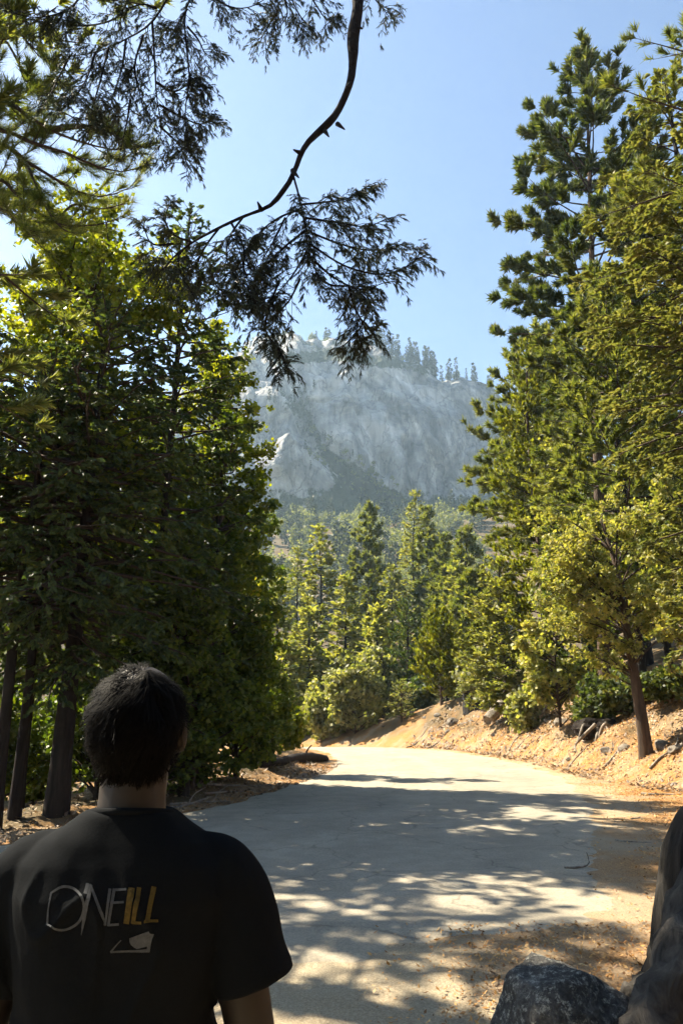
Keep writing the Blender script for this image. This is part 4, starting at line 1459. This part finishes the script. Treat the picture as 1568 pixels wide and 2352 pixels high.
ROOTS = [([(1.02, 3.78, 0.10), (1.30, 3.80, 0.19), (1.50, 3.95, 0.34), (1.75, 4.2, 0.52), (2.1, 4.55, 0.70)], [0.05, 0.085, 0.11, 0.15, 0.2]),
         ([(1.62, 4.95, -0.02), (1.85, 4.95, 0.10), (2.1, 4.85, 0.30)], [0.05, 0.12, 0.2]),
         ([(2.0, 3.7, 0.0), (2.15, 4.0, 0.18), (2.35, 4.45, 0.4)], [0.06, 0.12, 0.2]),
         ([(3.5, 4.5, -0.05), (3.1, 4.6, 0.12), (2.7, 4.7, 0.3)], [0.06, 0.12, 0.2])]
for k, (pts, r) in enumerate(ROOTS):
    obj('root', branch_mesh(np.array(pts) - SB, r, 12, 26, 20 + k, name='root', knob=0.38, mat='root'), st)


def on_ground(px, Y, dz=0.0, py=1650):
    p = spot(px, Y, py)
    p[2] += dz
    return p


# bank: charred stump, logs, roots, rocks, sticks
ch = on_ground(1090, 44, -0.1)
cs = tag(empty('charred_stump', ch), 'charred black stump block standing on the bank above the ochre cedar', 'stump')
M['char'] = barkmat('charred_wood', (0.008, 0.008, 0.009), (0.035, 0.032, 0.030), 5, 0.15, 0.9)
obj('bole', branch_mesh([(0, 0, -0.3), (0.02, 0, 0.3), (0.0, 0.03, 1.15)], [0.72, 0.62, 0.58], 14, 10, 41, name='bole', mat='char'), cs)
for k, (x, y) in enumerate(((-0.55, -0.3), (0.45, -0.5))):
    obj('root', branch_mesh([(0.2 * x, 0.2 * y, 0.25), (0.7 * x, 0.7 * y, 0.05), (1.2 * x, 1.2 * y, -0.3)], [0.2, 0.14, 0.05], 8, 8, 43 + k, name='root', mat='char'), cs)

a, b = on_ground(1120, 40, 0.2), on_ground(1192, 41, 0.3)
tag(obj('fallen_log', branch_mesh([a, (a + b) / 2 + np.array([0, 0, 0.05]), b], [0.36, 0.34, 0.28], 12, 16, 51, name='fallen_log')), 'thick bleached log lying on the bank beside the charred stump', 'log')
a = [on_ground(585, 21.5, 0.05), on_ground(640, 24, 0.10), on_ground(700, 27.5, 0.10), on_ground(748, 30, 0.06)]
lg = tag(obj('fallen_log', branch_mesh(a, [0.08, 0.15, 0.18, 0.14], 10, 24, 53, name='fallen_log', mat='bark_dark')), 'dark fallen log along the left edge of the road', 'log')
obj('branch_stub', branch_mesh([a[2], a[2] + np.array([0.1, 0.1, 0.25]), a[2] + np.array([0.25, 0.1, 0.42])], [0.05, 0.035, 0.02], 6, 6, 55, name='branch_stub', mat='bark'), lg)
rng = np.random.default_rng(61)
STK = [(960, 45, 'thin stick at the toe of the bank near the bend'), (1235, 33, 'grey stick sliding down the bank under the cedar'), (1010, 43, 'short stick beside the rock pile'),
       (1190, 34, 'curved stick on the bare middle of the bank'), (1320, 25, 'pale stick below the root tangle'), (1400, 22, 'bent stick left of the leaning trunk'),
       (1520, 19.5, 'long stick right of the leaning trunk'), (1490, 17.0, 'dark stick at the bank foot'), (1440, 13.0, 'short twig on the orange litter'), (1300, 9.0, 'dark twig on the pale shoulder'),
       (1420, 10.5, 'thin twig near the top of the stump'), (470, 15.5, 'pale dead branch at the left road edge'), (430, 14.8, 'forked pale dead branch beside the shoulder'), (520, 17.0, 'thin pale branch under the left thicket'),
       (560, 18.5, 'dry branch lying behind the left road edge')]
for k, (px, Y, lb) in enumerate(STK):
    c = on_ground(px, Y, 0.035)
    L_ = rng.uniform(0.35, 0.9) * (0.35 if Y < 14 else 1.0 if Y < 30 else 1.6)
    an = rng.uniform(-0.6, 0.9)
    pts = []
    for q in (-1, -0.3, 0.4, 1):
        x, y = c[0] + q * L_ * math.cos(an) + rng.normal(0, 0.05), c[1] + q * L_ * math.sin(an) + rng.normal(0, 0.05)
        pts.append((x, y, float(ground_z(x, y)) + 0.03 + (0.12 if q == 1 and k % 3 == 0 else 0)))
    r0 = 0.03 if Y > 14 else 0.012
    tag(obj('fallen_stick', branch_mesh(pts, [r0, r0 * 0.9, r0 * 0.7, r0 * 0.3], 6, 10, 70 + k, name='fallen_stick', mat='dead' if k in (1, 4, 11, 12, 13) else 'wood')), lb, 'stick')
    if k in (11, 12):
        o = col.objects[-1]
        m = np.array(pts[2])
        obj('side_shoot', branch_mesh([m, m + np.array([0.1, 0.1, 0.18]), m + np.array([0.3, 0.12, 0.30])], [0.014, 0.01, 0.005], 5, 6, 90 + k, name='side_shoot', mat='dead'), o)

# exposed root tangle
rt = on_ground(1335, 25.5, 0.1)
ro = tag(empty('root_tangle', rt), 'tangle of exposed grey roots dangling from the bank edge', 'roots')
for k in range(11):
    a = rng.uniform(-0.9, 0.9)
    p0 = np.array([a * 0.5 + 0.5, rng.uniform(-0.2, 0.3), 0.55 + rng.uniform(-0.1, 0.15)])
    p2 = p0 + np.array([rng.uniform(-0.8, 0.1), rng.uniform(-0.5, 0.0), -rng.uniform(0.5, 0.95)])
    m = (p0 + p2) / 2 + rng.normal(0, 0.14, 3)
    obj('root', branch_mesh([p0, m, p2], [0.06, 0.045, 0.015], 6, 10, 110 + k, name='root', mat='wood' if k % 2 else 'dead'), ro)
obj('root_crown', rock_mesh(33, (0.85, 0.5, 0.42), 3, 8, 0.12, 'root_crown', 'bark_dark'), ro, loc=(0.6, 0.3, 0.45))

rocks = [rock_mesh(400 + k, (0.30, 0.26, 0.20), 3, 8) for k in range(6)]
RK = [(1040, 44.0, 1.5, 'angular dark rock at the head of the rock pile'), (1030, 43.0, 1.2, 'squat rock at the foot of the rock pile'), (1062, 43.0, 1.1, 'pale rock wedged under the charred stump'),
      (1082, 42.5, 0.8, 'small rock below the charred stump'), (1118, 40.5, 0.9, 'rock under the end of the bleached log'), (1145, 38.5, 0.7, 'small rock below the bleached log'),
      (1005, 46.0, 0.9, 'rock at the roadside near the ochre cedar'), (975, 48.0, 0.7, 'small rock at the foot of the ochre cedar'), (1260, 33, 1.2, 'pale slab of rock on the bank lip'),
      (1292, 31.0, 1.3, 'long pale rock on the bank lip beside the roots'), (1225, 35.0, 0.8, 'rock at the cedar root'), (1385, 23.0, 1.0, 'rock half buried left of the leaning trunk'),
      (1430, 22.0, 0.8, 'rock behind the leaning trunk'), (1515, 20.5, 0.9, 'rock right of the leaning trunk'), (1545, 19.5, 1.1, 'pale rock high at the right border'),
      (1530, 18.0, 0.7, 'pale rock low at the right border'), (1455, 19.2, 0.45, 'small stone at the foot of the leaning trunk'), (1350, 22.5, 0.5, 'small stone below the root tangle'),
      (1300, 25.5, 0.5, 'small stone on the sandy bank'), (640, 46.0, 1.0, 'grey rock at the far left bend'), (690, 51.0, 1.2, 'grey rock beneath the bushes at the bend'), (880, 51.0, 0.7, 'pale stone beneath the sapling')]
for k, (px, Y, s, lb) in enumerate(RK):
    o = obj('rock', rocks[k % 6], loc=on_ground(px, Y, -0.03 * s))
    s *= rng.uniform(0.5, 1.15)
    o.scale = (s * rng.uniform(0.7, 1.5), s, s * rng.uniform(0.6, 1.1))
    o.rotation_euler = (rng.uniform(-0.4, 0.4), rng.uniform(-0.4, 0.4), rng.uniform(0, 6.28))
    tag(o, lb, 'rock')


# leaf and needle litter (nobody could count it)
def litter(name, label, n, sampler, size, stops, seed):
    rng = np.random.default_rng(seed)
    x, y = sampler(rng, n)
    z = ground_z(x, y)
    m = len(x)
    e = 0.05
    nx = -(ground_z(x + e, y) - z) / e
    ny = -(ground_z(x, y + e) - z) / e
    nrm = unit(np.stack([nx, ny, np.ones(m)], 1) + rng.normal(0, 0.35, (m, 3)))
    d = unit(np.cross(nrm, rng.normal(0, 1, (m, 3))))
    s = size * rng.uniform(0.5, 1.4, m) * (0.7 + 0.035 * y)
    p = np.stack([x, y, z + 0.006 + 0.018 * rng.random(m)], 1)
    V, F = quads(p, d, s, s * rng.uniform(0.08, 0.34, m), nrm)
    V = V.reshape(-1, 4, 3)
    V[:, 2, 2] += s * rng.uniform(0, 0.28, m)
    mt = leafmat(name + '_colours', stops, 0.15, (1.2, 1.0, 0.6), 1.5)
    tag(obj(name, (Acc().add(V, F, 0), mt)), label, 'litter', kind='stuff')


def shoulder(rng, n):
    y = 3.9 + 40 * rng.random(n) ** 1.9
    lo, hi = np.where(y < 6.6, 0.1, right_x(y) - 0.25), np.minimum(toe_x(y) + 3.2, 0.5 * y + 1.2)
    x = lo + (hi - lo) * rng.random(n) ** 0.9
    dens = np.where(y < 6.6, smoothstep((x - 0.4) / 1.0) * 0.85 + 0.10, smoothstep((x - right_x(y) - 0.1) / 1.3) * 0.9 + 0.08)
    dens = dens * (0.45 + 0.8 * smoothstep(fbm(x * 0.8, y * 0.8, seed=5) + 0.6))
    k = rng.random(n) < dens
    return x[k], y[k]


def thicket(rng, n):
    y = 9 + 18 * rng.random(n)
    x = left_x(y) + 0.3 - 5.5 * rng.random(n) ** 1.4
    return x, y


litter('leaf_litter', 'orange brown needles and dry leaves strewn over the roadside shoulder', 70000, shoulder, 0.036,
       [(0.15, (0.12, 0.055, 0.018)), (0.4, (0.36, 0.175, 0.050)), (0.62, (0.52, 0.29, 0.090)), (0.85, (0.64, 0.46, 0.22))], 9)
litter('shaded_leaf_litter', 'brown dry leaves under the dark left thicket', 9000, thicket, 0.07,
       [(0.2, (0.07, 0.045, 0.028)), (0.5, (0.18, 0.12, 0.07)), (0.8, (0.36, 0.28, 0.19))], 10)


def bank(rng, n):
    y = 12 + 34 * rng.random(n) ** 1.3
    x = toe_x(y) - 0.5 + 5.5 * rng.random(n) ** 1.2
    k = rng.random(n) < 0.25 + 0.9 * smoothstep(fbm(x * 0.7, y * 0.5, seed=15) + 0.35)
    return x[k], y[k]


litter('bank_litter', 'brown bark chips and dead leaves covering the sunlit bank', 26000, bank, 0.085,
       [(0.2, (0.05, 0.032, 0.020)), (0.5, (0.17, 0.11, 0.065)), (0.8, (0.36, 0.26, 0.16))], 12)


# ------------------------------------------------------------------ the person, seen from behind
PC = np.array([-0.355, 1.345, 0.0])
PC[2] = float(ground_z(PC[0], PC[1]))


def ell(acc, c, r, nu=20, nv=14, p=None):
    u = np.linspace(0, 2 * math.pi, nu, endpoint=False)
    v = np.linspace(0, math.pi, nv)
    X = np.sin(v)[:, None] * np.cos(u)[None]
    Y = np.sin(v)[:, None] * np.sin(u)[None]
    Z = np.cos(v)[:, None] + 0 * u[None]
    V = np.stack([X * r[0], Y * r[1], Z * r[2]], -1) + np.array(c)
    i = np.arange(nu * nv).reshape(nv, nu)
    n = np.roll(i, -1, 1)
    acc.add(V, np.stack([i[:-1], i[1:], n[1:], n[:-1]], -1).reshape(-1, 4))


def loft(acc, rings, S=28, pw=2.4):
    """rings (cx, cy, z, a, b) of superellipses, closed at both ends"""
    a = np.arange(S) * 2 * math.pi / S
    c, s = np.cos(a), np.sin(a)
    c, s = np.sign(c) * np.abs(c) ** (2 / pw), np.sign(s) * np.abs(s) ** (2 / pw)
    V = np.array([[(x + A * ci, y + B * si, z) for ci, si in zip(c, s)] for x, y, z, A, B in rings])
    K = len(rings)
    i = np.arange(K * S).reshape(K, S)
    n = np.roll(i, -1, 1)
    acc.add(V, np.stack([i[:-1], n[:-1], n[1:], i[1:]], -1).reshape(-1, 4))
    for k, fl in ((0, True), (K - 1, False)):
        x, y, z, A, B = rings[k]
        vv = np.vstack([V[k], [(x, y, z)]])
        t = np.array([(j, (j + 1) % S, S) for j in range(S)])
        acc.add(vv, t[:, ::-1] if fl else t)


def limb(acc, pts, rad, S=14, K=20, flat=1.0):
    pts = resample(pts, K)
    r = np.interp(np.linspace(0, 1, K), np.linspace(0, 1, len(rad)), rad)
    V, F = tubes(pts[None], r[None], S)
    acc.add(V, F)
    for k in (0, K - 1):
        ell(acc, pts[k], (r[k],) * 3, 12, 8)
    # caps close the tube for the remesh
    for k in (0, K - 1):
        ring = V[k * S:(k + 1) * S]
        vv = np.vstack([ring, pts[k]])
        acc.add(vv, np.array([(j, (j + 1) % S, S) for j in range(S)]))


def fuse(name, acc, mat, voxel, smooth=6, parent=None, fac=0.5):
    me = acc.mesh(name + '_src', mat)
    o = bpy.data.objects.new(name, me)
    col.objects.link(o)
    m = o.modifiers.new('r', 'REMESH')
    m.mode = 'VOXEL'
    m.voxel_size = voxel
    m.use_smooth_shade = True
    s = o.modifiers.new('s', 'SMOOTH')
    s.iterations = smooth
    s.factor = fac
    dg = bpy.context.evaluated_depsgraph_get()
    me2 = bpy.data.meshes.new_from_object(o.evaluated_get(dg))
    me2.name = name
    o.modifiers.clear()
    o.data = me2
    bpy.data.meshes.remove(me)
    me2.materials.clear()
    me2.materials.append(mat)
    o.parent = parent
    return o


def plainmat(name, c, rough=0.8, spec=0.2, var=0.25, scale=60, bump=0.0, sheen=0.0):
    m, n, l, out = newmat(name)
    nz = noise(n, l, scale, 3, 0.6)
    rp = ramp(n, [(0.3, tuple(k * (1 - var) for k in c)), (0.7, tuple(k * (1 + var) for k in c))])
    l.new(nz.outputs[0], rp.inputs[0])
    d = n.new('ShaderNodeBsdfPrincipled')
    d.inputs['Roughness'].default_value = rough
    d.inputs['Specular IOR Level'].default_value = spec
    d.inputs['Sheen Weight'].default_value = sheen
    l.new(rp.outputs[0], d.inputs['Base Color'])
    if bump:
        b = n.new('ShaderNodeBump')
        b.inputs['Strength'].default_value = bump
        b.inputs['Distance'].default_value = 0.004
        l.new(nz.outputs[0], b.inputs['Height'])
        l.new(b.outputs[0], d.inputs['Normal'])
    l.new(d.outputs[0], out.inputs[0])
    return m


SKIN = plainmat('skin', (0.015, 0.010, 0.007), 0.55, 0.35, 0.08, 30)
HAIR = plainmat('black_hair', (0.0022, 0.0020, 0.0021), 0.7, 0.05, 0.3, 90)
TEE = plainmat('black_cotton', (0.0062, 0.0074, 0.009), 0.95, 0.06, 0.15, 300, 0.15, 0.0)
SHORT = plainmat('dark_cloth', (0.020, 0.020, 0.024), 0.9, 0.1, 0.2, 200, 0.2)
SHOE = plainmat('shoe_canvas', (0.03, 0.03, 0.032), 0.7, 0.3, 0.2, 80)
PRW = plainmat('grey_print', (0.060, 0.064, 0.070), 0.8, 0.2, 0.25, 160)
PRY = plainmat('ochre_print', (0.070, 0.048, 0.010), 0.8, 0.2, 0.25, 160)
WHITE = plainmat('eye_white', (0.6, 0.58, 0.55), 0.3, 0.5, 0.02)

person = tag(empty('person', PC), 'person in a black printed T-shirt seen from behind, facing the road', 'person')

# body: one continuous surface
ba = Acc()
ell(ba, (0, 0.005, 1.592), (0.076, 0.094, 0.100))                 # skull
ell(ba, (0, 0.040, 1.545), (0.058, 0.058, 0.068))                 # jaw
ell(ba, (0, 0.098, 1.565), (0.012, 0.018, 0.020), 10, 8)          # nose
ell(ba, (0, 0.088, 1.528), (0.024, 0.012, 0.008), 10, 8)          # mouth
for s in (-1, 1):
    ell(ba, (s * 0.079, 0.0, 1.572), (0.009, 0.019, 0.031), 10, 8)  # ears
limb(ba, [(0, 0.0, 1.40), (0, -0.002, 1.47), (0, 0.01, 1.54)], [0.064, 0.056, 0.058])
loft(ba, [(0, 0.0, 0.86, 0.125, 0.09), (0, 0, 0.95, 0.15, 0.10), (0, 0, 1.06, 0.138, 0.094), (0, 0, 1.2, 0.148, 0.10), (0, 0, 1.31, 0.15, 0.090), (0, 0, 1.375, 0.10, 0.07), (0, 0, 1.43, 0.06, 0.055)])
for s in (-1, 1):
    limb(ba, [(s * 0.145, 0, 1.335), (s * 0.184, -0.005, 1.24), (s * 0.213, 0.0, 1.12), (s * 0.218, 0.012, 1.06)], [0.044, 0.043, 0.040, 0.037])
    limb(ba, [(s * 0.218, 0.012, 1.06), (s * 0.220, 0.035, 0.95), (s * 0.212, 0.062, 0.835)], [0.037, 0.034, 0.024])
    # hand: palm and five curled fingers
    ell(ba, (s * 0.210, 0.072, 0.79), (0.017, 0.036, 0.046), 12, 10)
    for k, (dy, ln) in enumerate(((0.028, 0.070), (0.010, 0.080), (-0.009, 0.074), (-0.026, 0.058))):
        b0 = np.array([s * 0.210, 0.072 + dy, 0.757])
        limb(ba, [b0 + np.array([0, 0, 0.02]), b0 + np.array([-s * 0.004, 0.004, -ln * 0.45]), b0 + np.array([-s * 0.020, 0.006, -ln * 0.8]), b0 + np.array([-s * 0.034, 0.004, -ln])], [0.0095, 0.009, 0.0085, 0.007], 8, 8)
    limb(ba, [(s * 0.205, 0.098, 0.81), (s * 0.196, 0.122, 0.785), (s * 0.188, 0.128, 0.752)], [0.011, 0.010, 0.008], 8, 8)
    limb(ba, [(s * 0.085, 0, 0.90), (s * 0.092, 0.005, 0.70), (s * 0.095, 0.012, 0.50)], [0.082, 0.070, 0.052])
    limb(ba, [(s * 0.095, 0.012, 0.50), (s * 0.098, -0.012, 0.34), (s * 0.100, -0.01, 0.09)], [0.052, 0.053, 0.034])
    limb(ba, [(s * 0.100, -0.02, 0.055), (s * 0.108, 0.07, 0.045), (s * 0.115, 0.16, 0.035)], [0.036, 0.036, 0.026])
body = fuse('body', ba, SKIN, 0.0075, 4, person)
for s in (-1, 1):
    e = Acc()
    ell(e, (s * 0.031, 0.085, 1.592), (0.013, 0.012, 0.011), 12, 8)
    obj('eye', (e, WHITE), person)

# T-shirt
sa = Acc()
loft(sa, [(0, 0.004, 0.88, 0.178, 0.125), (0, 0.004, 0.95, 0.172, 0.122), (0, 0.002, 1.08, 0.156, 0.118), (0, 0, 1.17, 0.150, 0.118), (0, -0.002, 1.26, 0.166, 0.120),
          (0, -0.004, 1.33, 0.176, 0.115), (0, -0.004, 1.375, 0.174, 0.098), (0, -0.003, 1.408, 0.140, 0.084), (0, -0.002, 1.430, 0.100, 0.074), (0, 0, 1.452, 0.070, 0.066)], 40, 2.6)
for s in (-1, 1):
    limb(sa, [(s * 0.10, -0.002, 1.385), (s * 0.160, -0.002, 1.352), (s * 0.182, -0.003, 1.30), (s * 0.200, -0.004, 1.235), (s * 0.2125, -0.004, 1.200)], [0.040, 0.058, 0.058, 0.061, 0.064], 20, 26)
shirt = fuse('t_shirt', sa, TEE, 0.0055, 5, person, 0.4)
# cut the sleeve ends along a slanted plane and let the cloth fold a little
me = shirt.data
V = np.empty(len(me.vertices) * 3)
me.vertices.foreach_get('co', V)
V = V.reshape(-1, 3)
for s in (-1, 1):
    pn = unit(np.array([s * 0.30, 0.0, -0.95]))
    p0 = np.array([s * 0.2125, 0, 1.198])
    k = (V - p0) @ pn
    sel = (k > 0) & (s * V[:, 0] > 0.165 - 0.02) & (V[:, 2] > 1.1) & (V[:, 2] < 1.26)
    sel &= s * V[:, 0] > 0.160
    V[sel] -= k[sel, None] * pn * 0.94
fold = 0.0075 * (1 - np.abs(vnoise(V[:, 0] * 11 + V[:, 2] * 9 * np.sign(V[:, 0]), V[:, 2] * 5 - np.abs(V[:, 0]) * 9, seed=31))) ** 3 * smoothstep((1.40 - V[:, 2]) / 0.08) + 0.004 * fbm(V[:, 0] * 9 + V[:, 2] * 4, V[:, 2] * 6, V[:, 1] * 8, seed=8, oct=3) + 0.004 * np.sin(V[:, 2] * 34 + 9 * V[:, 0] + 3 * vnoise(V[:, 0] * 7, V[:, 2] * 5, seed=4)) * smoothstep((1.25 - V[:, 2]) / 0.2)
nn = np.empty(len(me.vertices) * 3)
me.vertices.foreach_get('normal', nn)
V = V + nn.reshape(-1, 3) * fold[:, None]
me.vertices.foreach_set('co', V.ravel())
me.update()
# ribbed collar
ca = np.linspace(0, 2 * math.pi, 49)
ring = np.stack([0.0655 * np.cos(ca), 0.0625 * np.sin(ca), 1.446 - 0.008 * np.sin(ca)], 1)
v, f = tubes(ring[None], np.full((1, 49), 0.0070), 8)
obj('collar', (Acc().add(v, f, 0, True), TEE), shirt)

# shorts and shoes
ha = Acc()
loft(ha, [(0, 0, 0.74, 0.16, 0.115), (0, 0, 0.80, 0.168, 0.118), (0, 0, 0.90, 0.162, 0.112), (0, 0, 0.97, 0.154, 0.106)], 32)
for s in (-1, 1):
    limb(ha, [(s * 0.085, 0, 0.84), (s * 0.092, 0.004, 0.70), (s * 0.098, 0.010, 0.52)], [0.090, 0.088, 0.086])
fuse('shorts', ha, SHORT, 0.009, 4, person)
for s in (-1, 1):
    fa = Acc()
    loft(fa, [(s * 0.108, 0.055, 0.0, 0.046, 0.135), (s * 0.108, 0.055, 0.03, 0.047, 0.136), (s * 0.107, 0.045, 0.06, 0.043, 0.12), (s * 0.102, -0.01, 0.10, 0.042, 0.06)], 24, 2.3)
    fuse('shoe', fa, SHOE, 0.006, 4, person)

# hair: a close cap with thousands of short strands
rng = np.random.default_rng(91)
hc = Acc()
nu, nv = 64, 40
u = np.linspace(0, 2 * math.pi, nu, endpoint=False)
v = np.linspace(0, math.pi, nv)
dx = np.sin(v)[:, None] * np.cos(u)[None]
dy = np.sin(v)[:, None] * np.sin(u)[None]
dz = np.cos(v)[:, None] + 0 * u[None]


def cap_point(d):
    """hair surface for unit directions d from the skull's centre"""
    x, y, z = d[..., 0], d[..., 1], d[..., 2]
    front = smoothstep((y - 0.1) / 0.7)
    r = np.stack([x * 0.0755, y * (0.099 + 0.004 * front), z * np.where(z > 0, 0.096, 0.112)], -1)
    # tapers towards the nape, clear of the face
    tap = 1 - 0.26 * smoothstep((-z - 0.15) / 0.75) - 0.25 * front * smoothstep((0.45 - z) / 0.4)
    r[..., :2] *= tap[..., None]
    lump = 1 + 0.075 * fbm(x * 3.2, y * 3.2, z * 3.2, seed=14, oct=3)
    return r * lump[..., None] + np.array([0, 0.0, 1.588])


D = np.stack([dx, dy, dz], -1)
i = np.arange(nu * nv).reshape(nv, nu)
n_ = np.roll(i, -1, 1)
hc.add(cap_point(D), np.stack([i[:-1], i[1:], n_[1:], n_[:-1]], -1).reshape(-1, 4), 0, True)
N = 7000
d = unit(rng.normal(0, 1, (N, 3)))
d = d[(d[:, 2] > -0.86 + 0.12 * rng.random(N)) & ~((d[:, 1] > 0.35) & (d[:, 2] < 0.35))]
N = len(d)
whorl = unit(np.array([0.15, -0.35, 0.93]))
flow = unit(d - whorl + 1e-4)
cl = np.stack([vnoise(d[:, 0] * 6, d[:, 1] * 6, d[:, 2] * 6, seed=q) for q in (1, 2, 3)], 1)
flow = unit(flow - d * (flow * d).sum(1, keepdims=True) + 0.5 * np.cross(d, whorl) + 0.9 * cl + rng.normal(0, 0.14, (N, 3)))
ln = rng.uniform(0.028, 0.070, N) * (1 - 0.5 * smoothstep(-d[:, 2] / 0.8))
ks = np.linspace(0, 1, 4)
pts = []
for k in ks:
    dd = unit(d + flow * (ln * k / 0.09)[:, None])
    pts.append(cap_point(dd) + dd * (0.0015 + (0.004 + 0.010 * np.abs(cl[:, 0]) + rng.uniform(0, 0.006, N)) * k)[:, None])
Q = np.stack(pts, 1)
sd = unit(np.cross(flow, d)) * 0.0010
vv = np.concatenate([Q - sd[:, None] * (1 - 0.7 * ks)[None, :, None], Q + sd[:, None] * (1 - 0.7 * ks)[None, :, None]], 1)
b = np.arange(N)[:, None, None] * 8
q = np.array([[0, 4, 5, 1], [1, 5, 6, 2], [2, 6, 7, 3]])[None]
hc.add(vv, (b + q).reshape(-1, 4), 0, True)
obj('hair', (hc, HAIR), person)

# print on the back: strokes laid on the cloth
from mathutils.bvhtree import BVHTree
bvh = BVHTree.FromPolygons([tuple(x) for x in V], [tuple(p.vertices) for p in me.polygons])


def on_back(cx, cy, off=0.0016):
    """a spot of the print given on an enlarged copy of the photo -> point on the shirt's back (person coordinates)"""
    px, py = (100 + cx * 0.7015) / 1.7143, (3400 + cy * 0.7015) / 1.7143
    o = CAM - PC
    dr = unit(P(px, py, 1.3) - PC - o)
    h, nrm, _, _ = bvh.ray_cast(Vector(o), Vector(dr))
    if h is None:
        return o + dr * 1.25
    if nrm.dot(Vector(dr)) > 0:
        nrm = -nrm
    return np.array(h) + off * np.array(nrm)


def strokes(name, sts, mat, off=0.0016):
    a = Acc()
    for q, (pts, wd) in enumerate(sts):
        pts = np.array([(x, y, 0) for x, y in pts], float)
        K = max(4, int(np.linalg.norm(np.diff(pts, axis=0), axis=1).sum() / 12))
        c = resample(pts, K)[:, :2]
        w = np.interp(np.linspace(0, 1, K), np.linspace(0, 1, len(wd)), wd) / 2
        t = unit(np.gradient(c, axis=0))
        nn = np.stack([-t[:, 1], t[:, 0]], 1)
        V_ = np.array([[on_back(*(ci + ni * wi * s), off + 0.0003 * q) for s in (-1, 0, 1)] for ci, ni, wi in zip(c, nn, w)])
        i = np.arange(K * 3).reshape(K, 3)
        a.add(V_, np.stack([i[:-1, :-1], i[:-1, 1:], i[1:, 1:], i[1:, :-1]], -1).reshape(-1, 4))
    return obj(name, (a, mat), shirt)


strokes('letter_o', [([(148, 166), (212, 131), (278, 143), (322, 195), (332, 255), (305, 325), (245, 366), (185, 370), (128, 342)], [10, 15, 15, 14, 15, 15, 14, 13, 10]), ([(150, 162), (134, 250), (129, 345)], [10, 8, 12])], PRW)
strokes('apostrophe', [([(354, 112), (346, 145), (338, 172)], [20, 20, 20])], PRW)
strokes('letter_n', [([(372, 122), (352, 210), (335, 300), (316, 402)], [16, 22, 20, 3]), ([(366, 118), (410, 235), (452, 342)], [14, 17, 18]), ([(478, 142), (464, 245), (452, 346)], [16, 14, 12])], PRW)
strokes('letter_e', [([(502, 142), (484, 245), (468, 350)], [18, 16, 14]), ([(496, 150), (570, 145)], [15, 13]), ([(486, 222), (556, 216)], [13, 12]), ([(466, 344), (528, 340)], [14, 13])], PRW)
strokes('letter_i', [([(598, 138), (583, 240), (568, 338)], [34, 33, 32])], PRY)
strokes('letter_l', [([(640, 135), (622, 240), (606, 336)], [26, 25, 24]), ([(600, 330), (656, 331)], [16, 16])], PRY)
strokes('letter_l', [([(724, 130), (702, 230), (682, 330)], [28, 27, 26]), ([(670, 324), (746, 322)], [17, 16])], PRY)
strokes('wave_emblem', [([(640, 398), (648, 420), (655, 445), (662, 470)], [118, 130, 118, 70]), ([(712, 392), (700, 440), (692, 494)], [22, 20, 20]),
                        ([(482, 494), (560, 490), (640, 490), (698, 486)], [12, 11, 13, 20]), ([(540, 428), (510, 460), (482, 495)], [5, 8, 10])], PRW)


# ------------------------------------------------------------------ air
def haze_box():
    bm = bmesh.new()
    bmesh.ops.create_cube(bm, size=1.0)
    me = bpy.data.meshes.new('haze')
    bm.to_mesh(me)
    bm.free()
    m, n, l, out = newmat('mountain_air')
    pv = n.new('ShaderNodeVolumePrincipled')
    pv.inputs['Color'].default_value = (0.56, 0.79, 1.0, 1)
    pv.inputs['Density'].default_value = 0.00024
    pv.inputs['Anisotropy'].default_value = 0.35
    l.new(pv.outputs[0], out.inputs['Volume'])
    me.materials.append(m)
    o = obj('haze', me)
    zmin = min(float(GZ.min()), 0) - 1.2
    zmax = float(max(DV[..., 2].max(), GZ.max())) + 24
    o.scale = (1400, 1060, zmax - zmin)
    o.location = (0, 440, (zmax + zmin) / 2)
    tag(o, 'pale blue mountain haze filling the valley air', 'haze', kind='stuff')


haze_box()
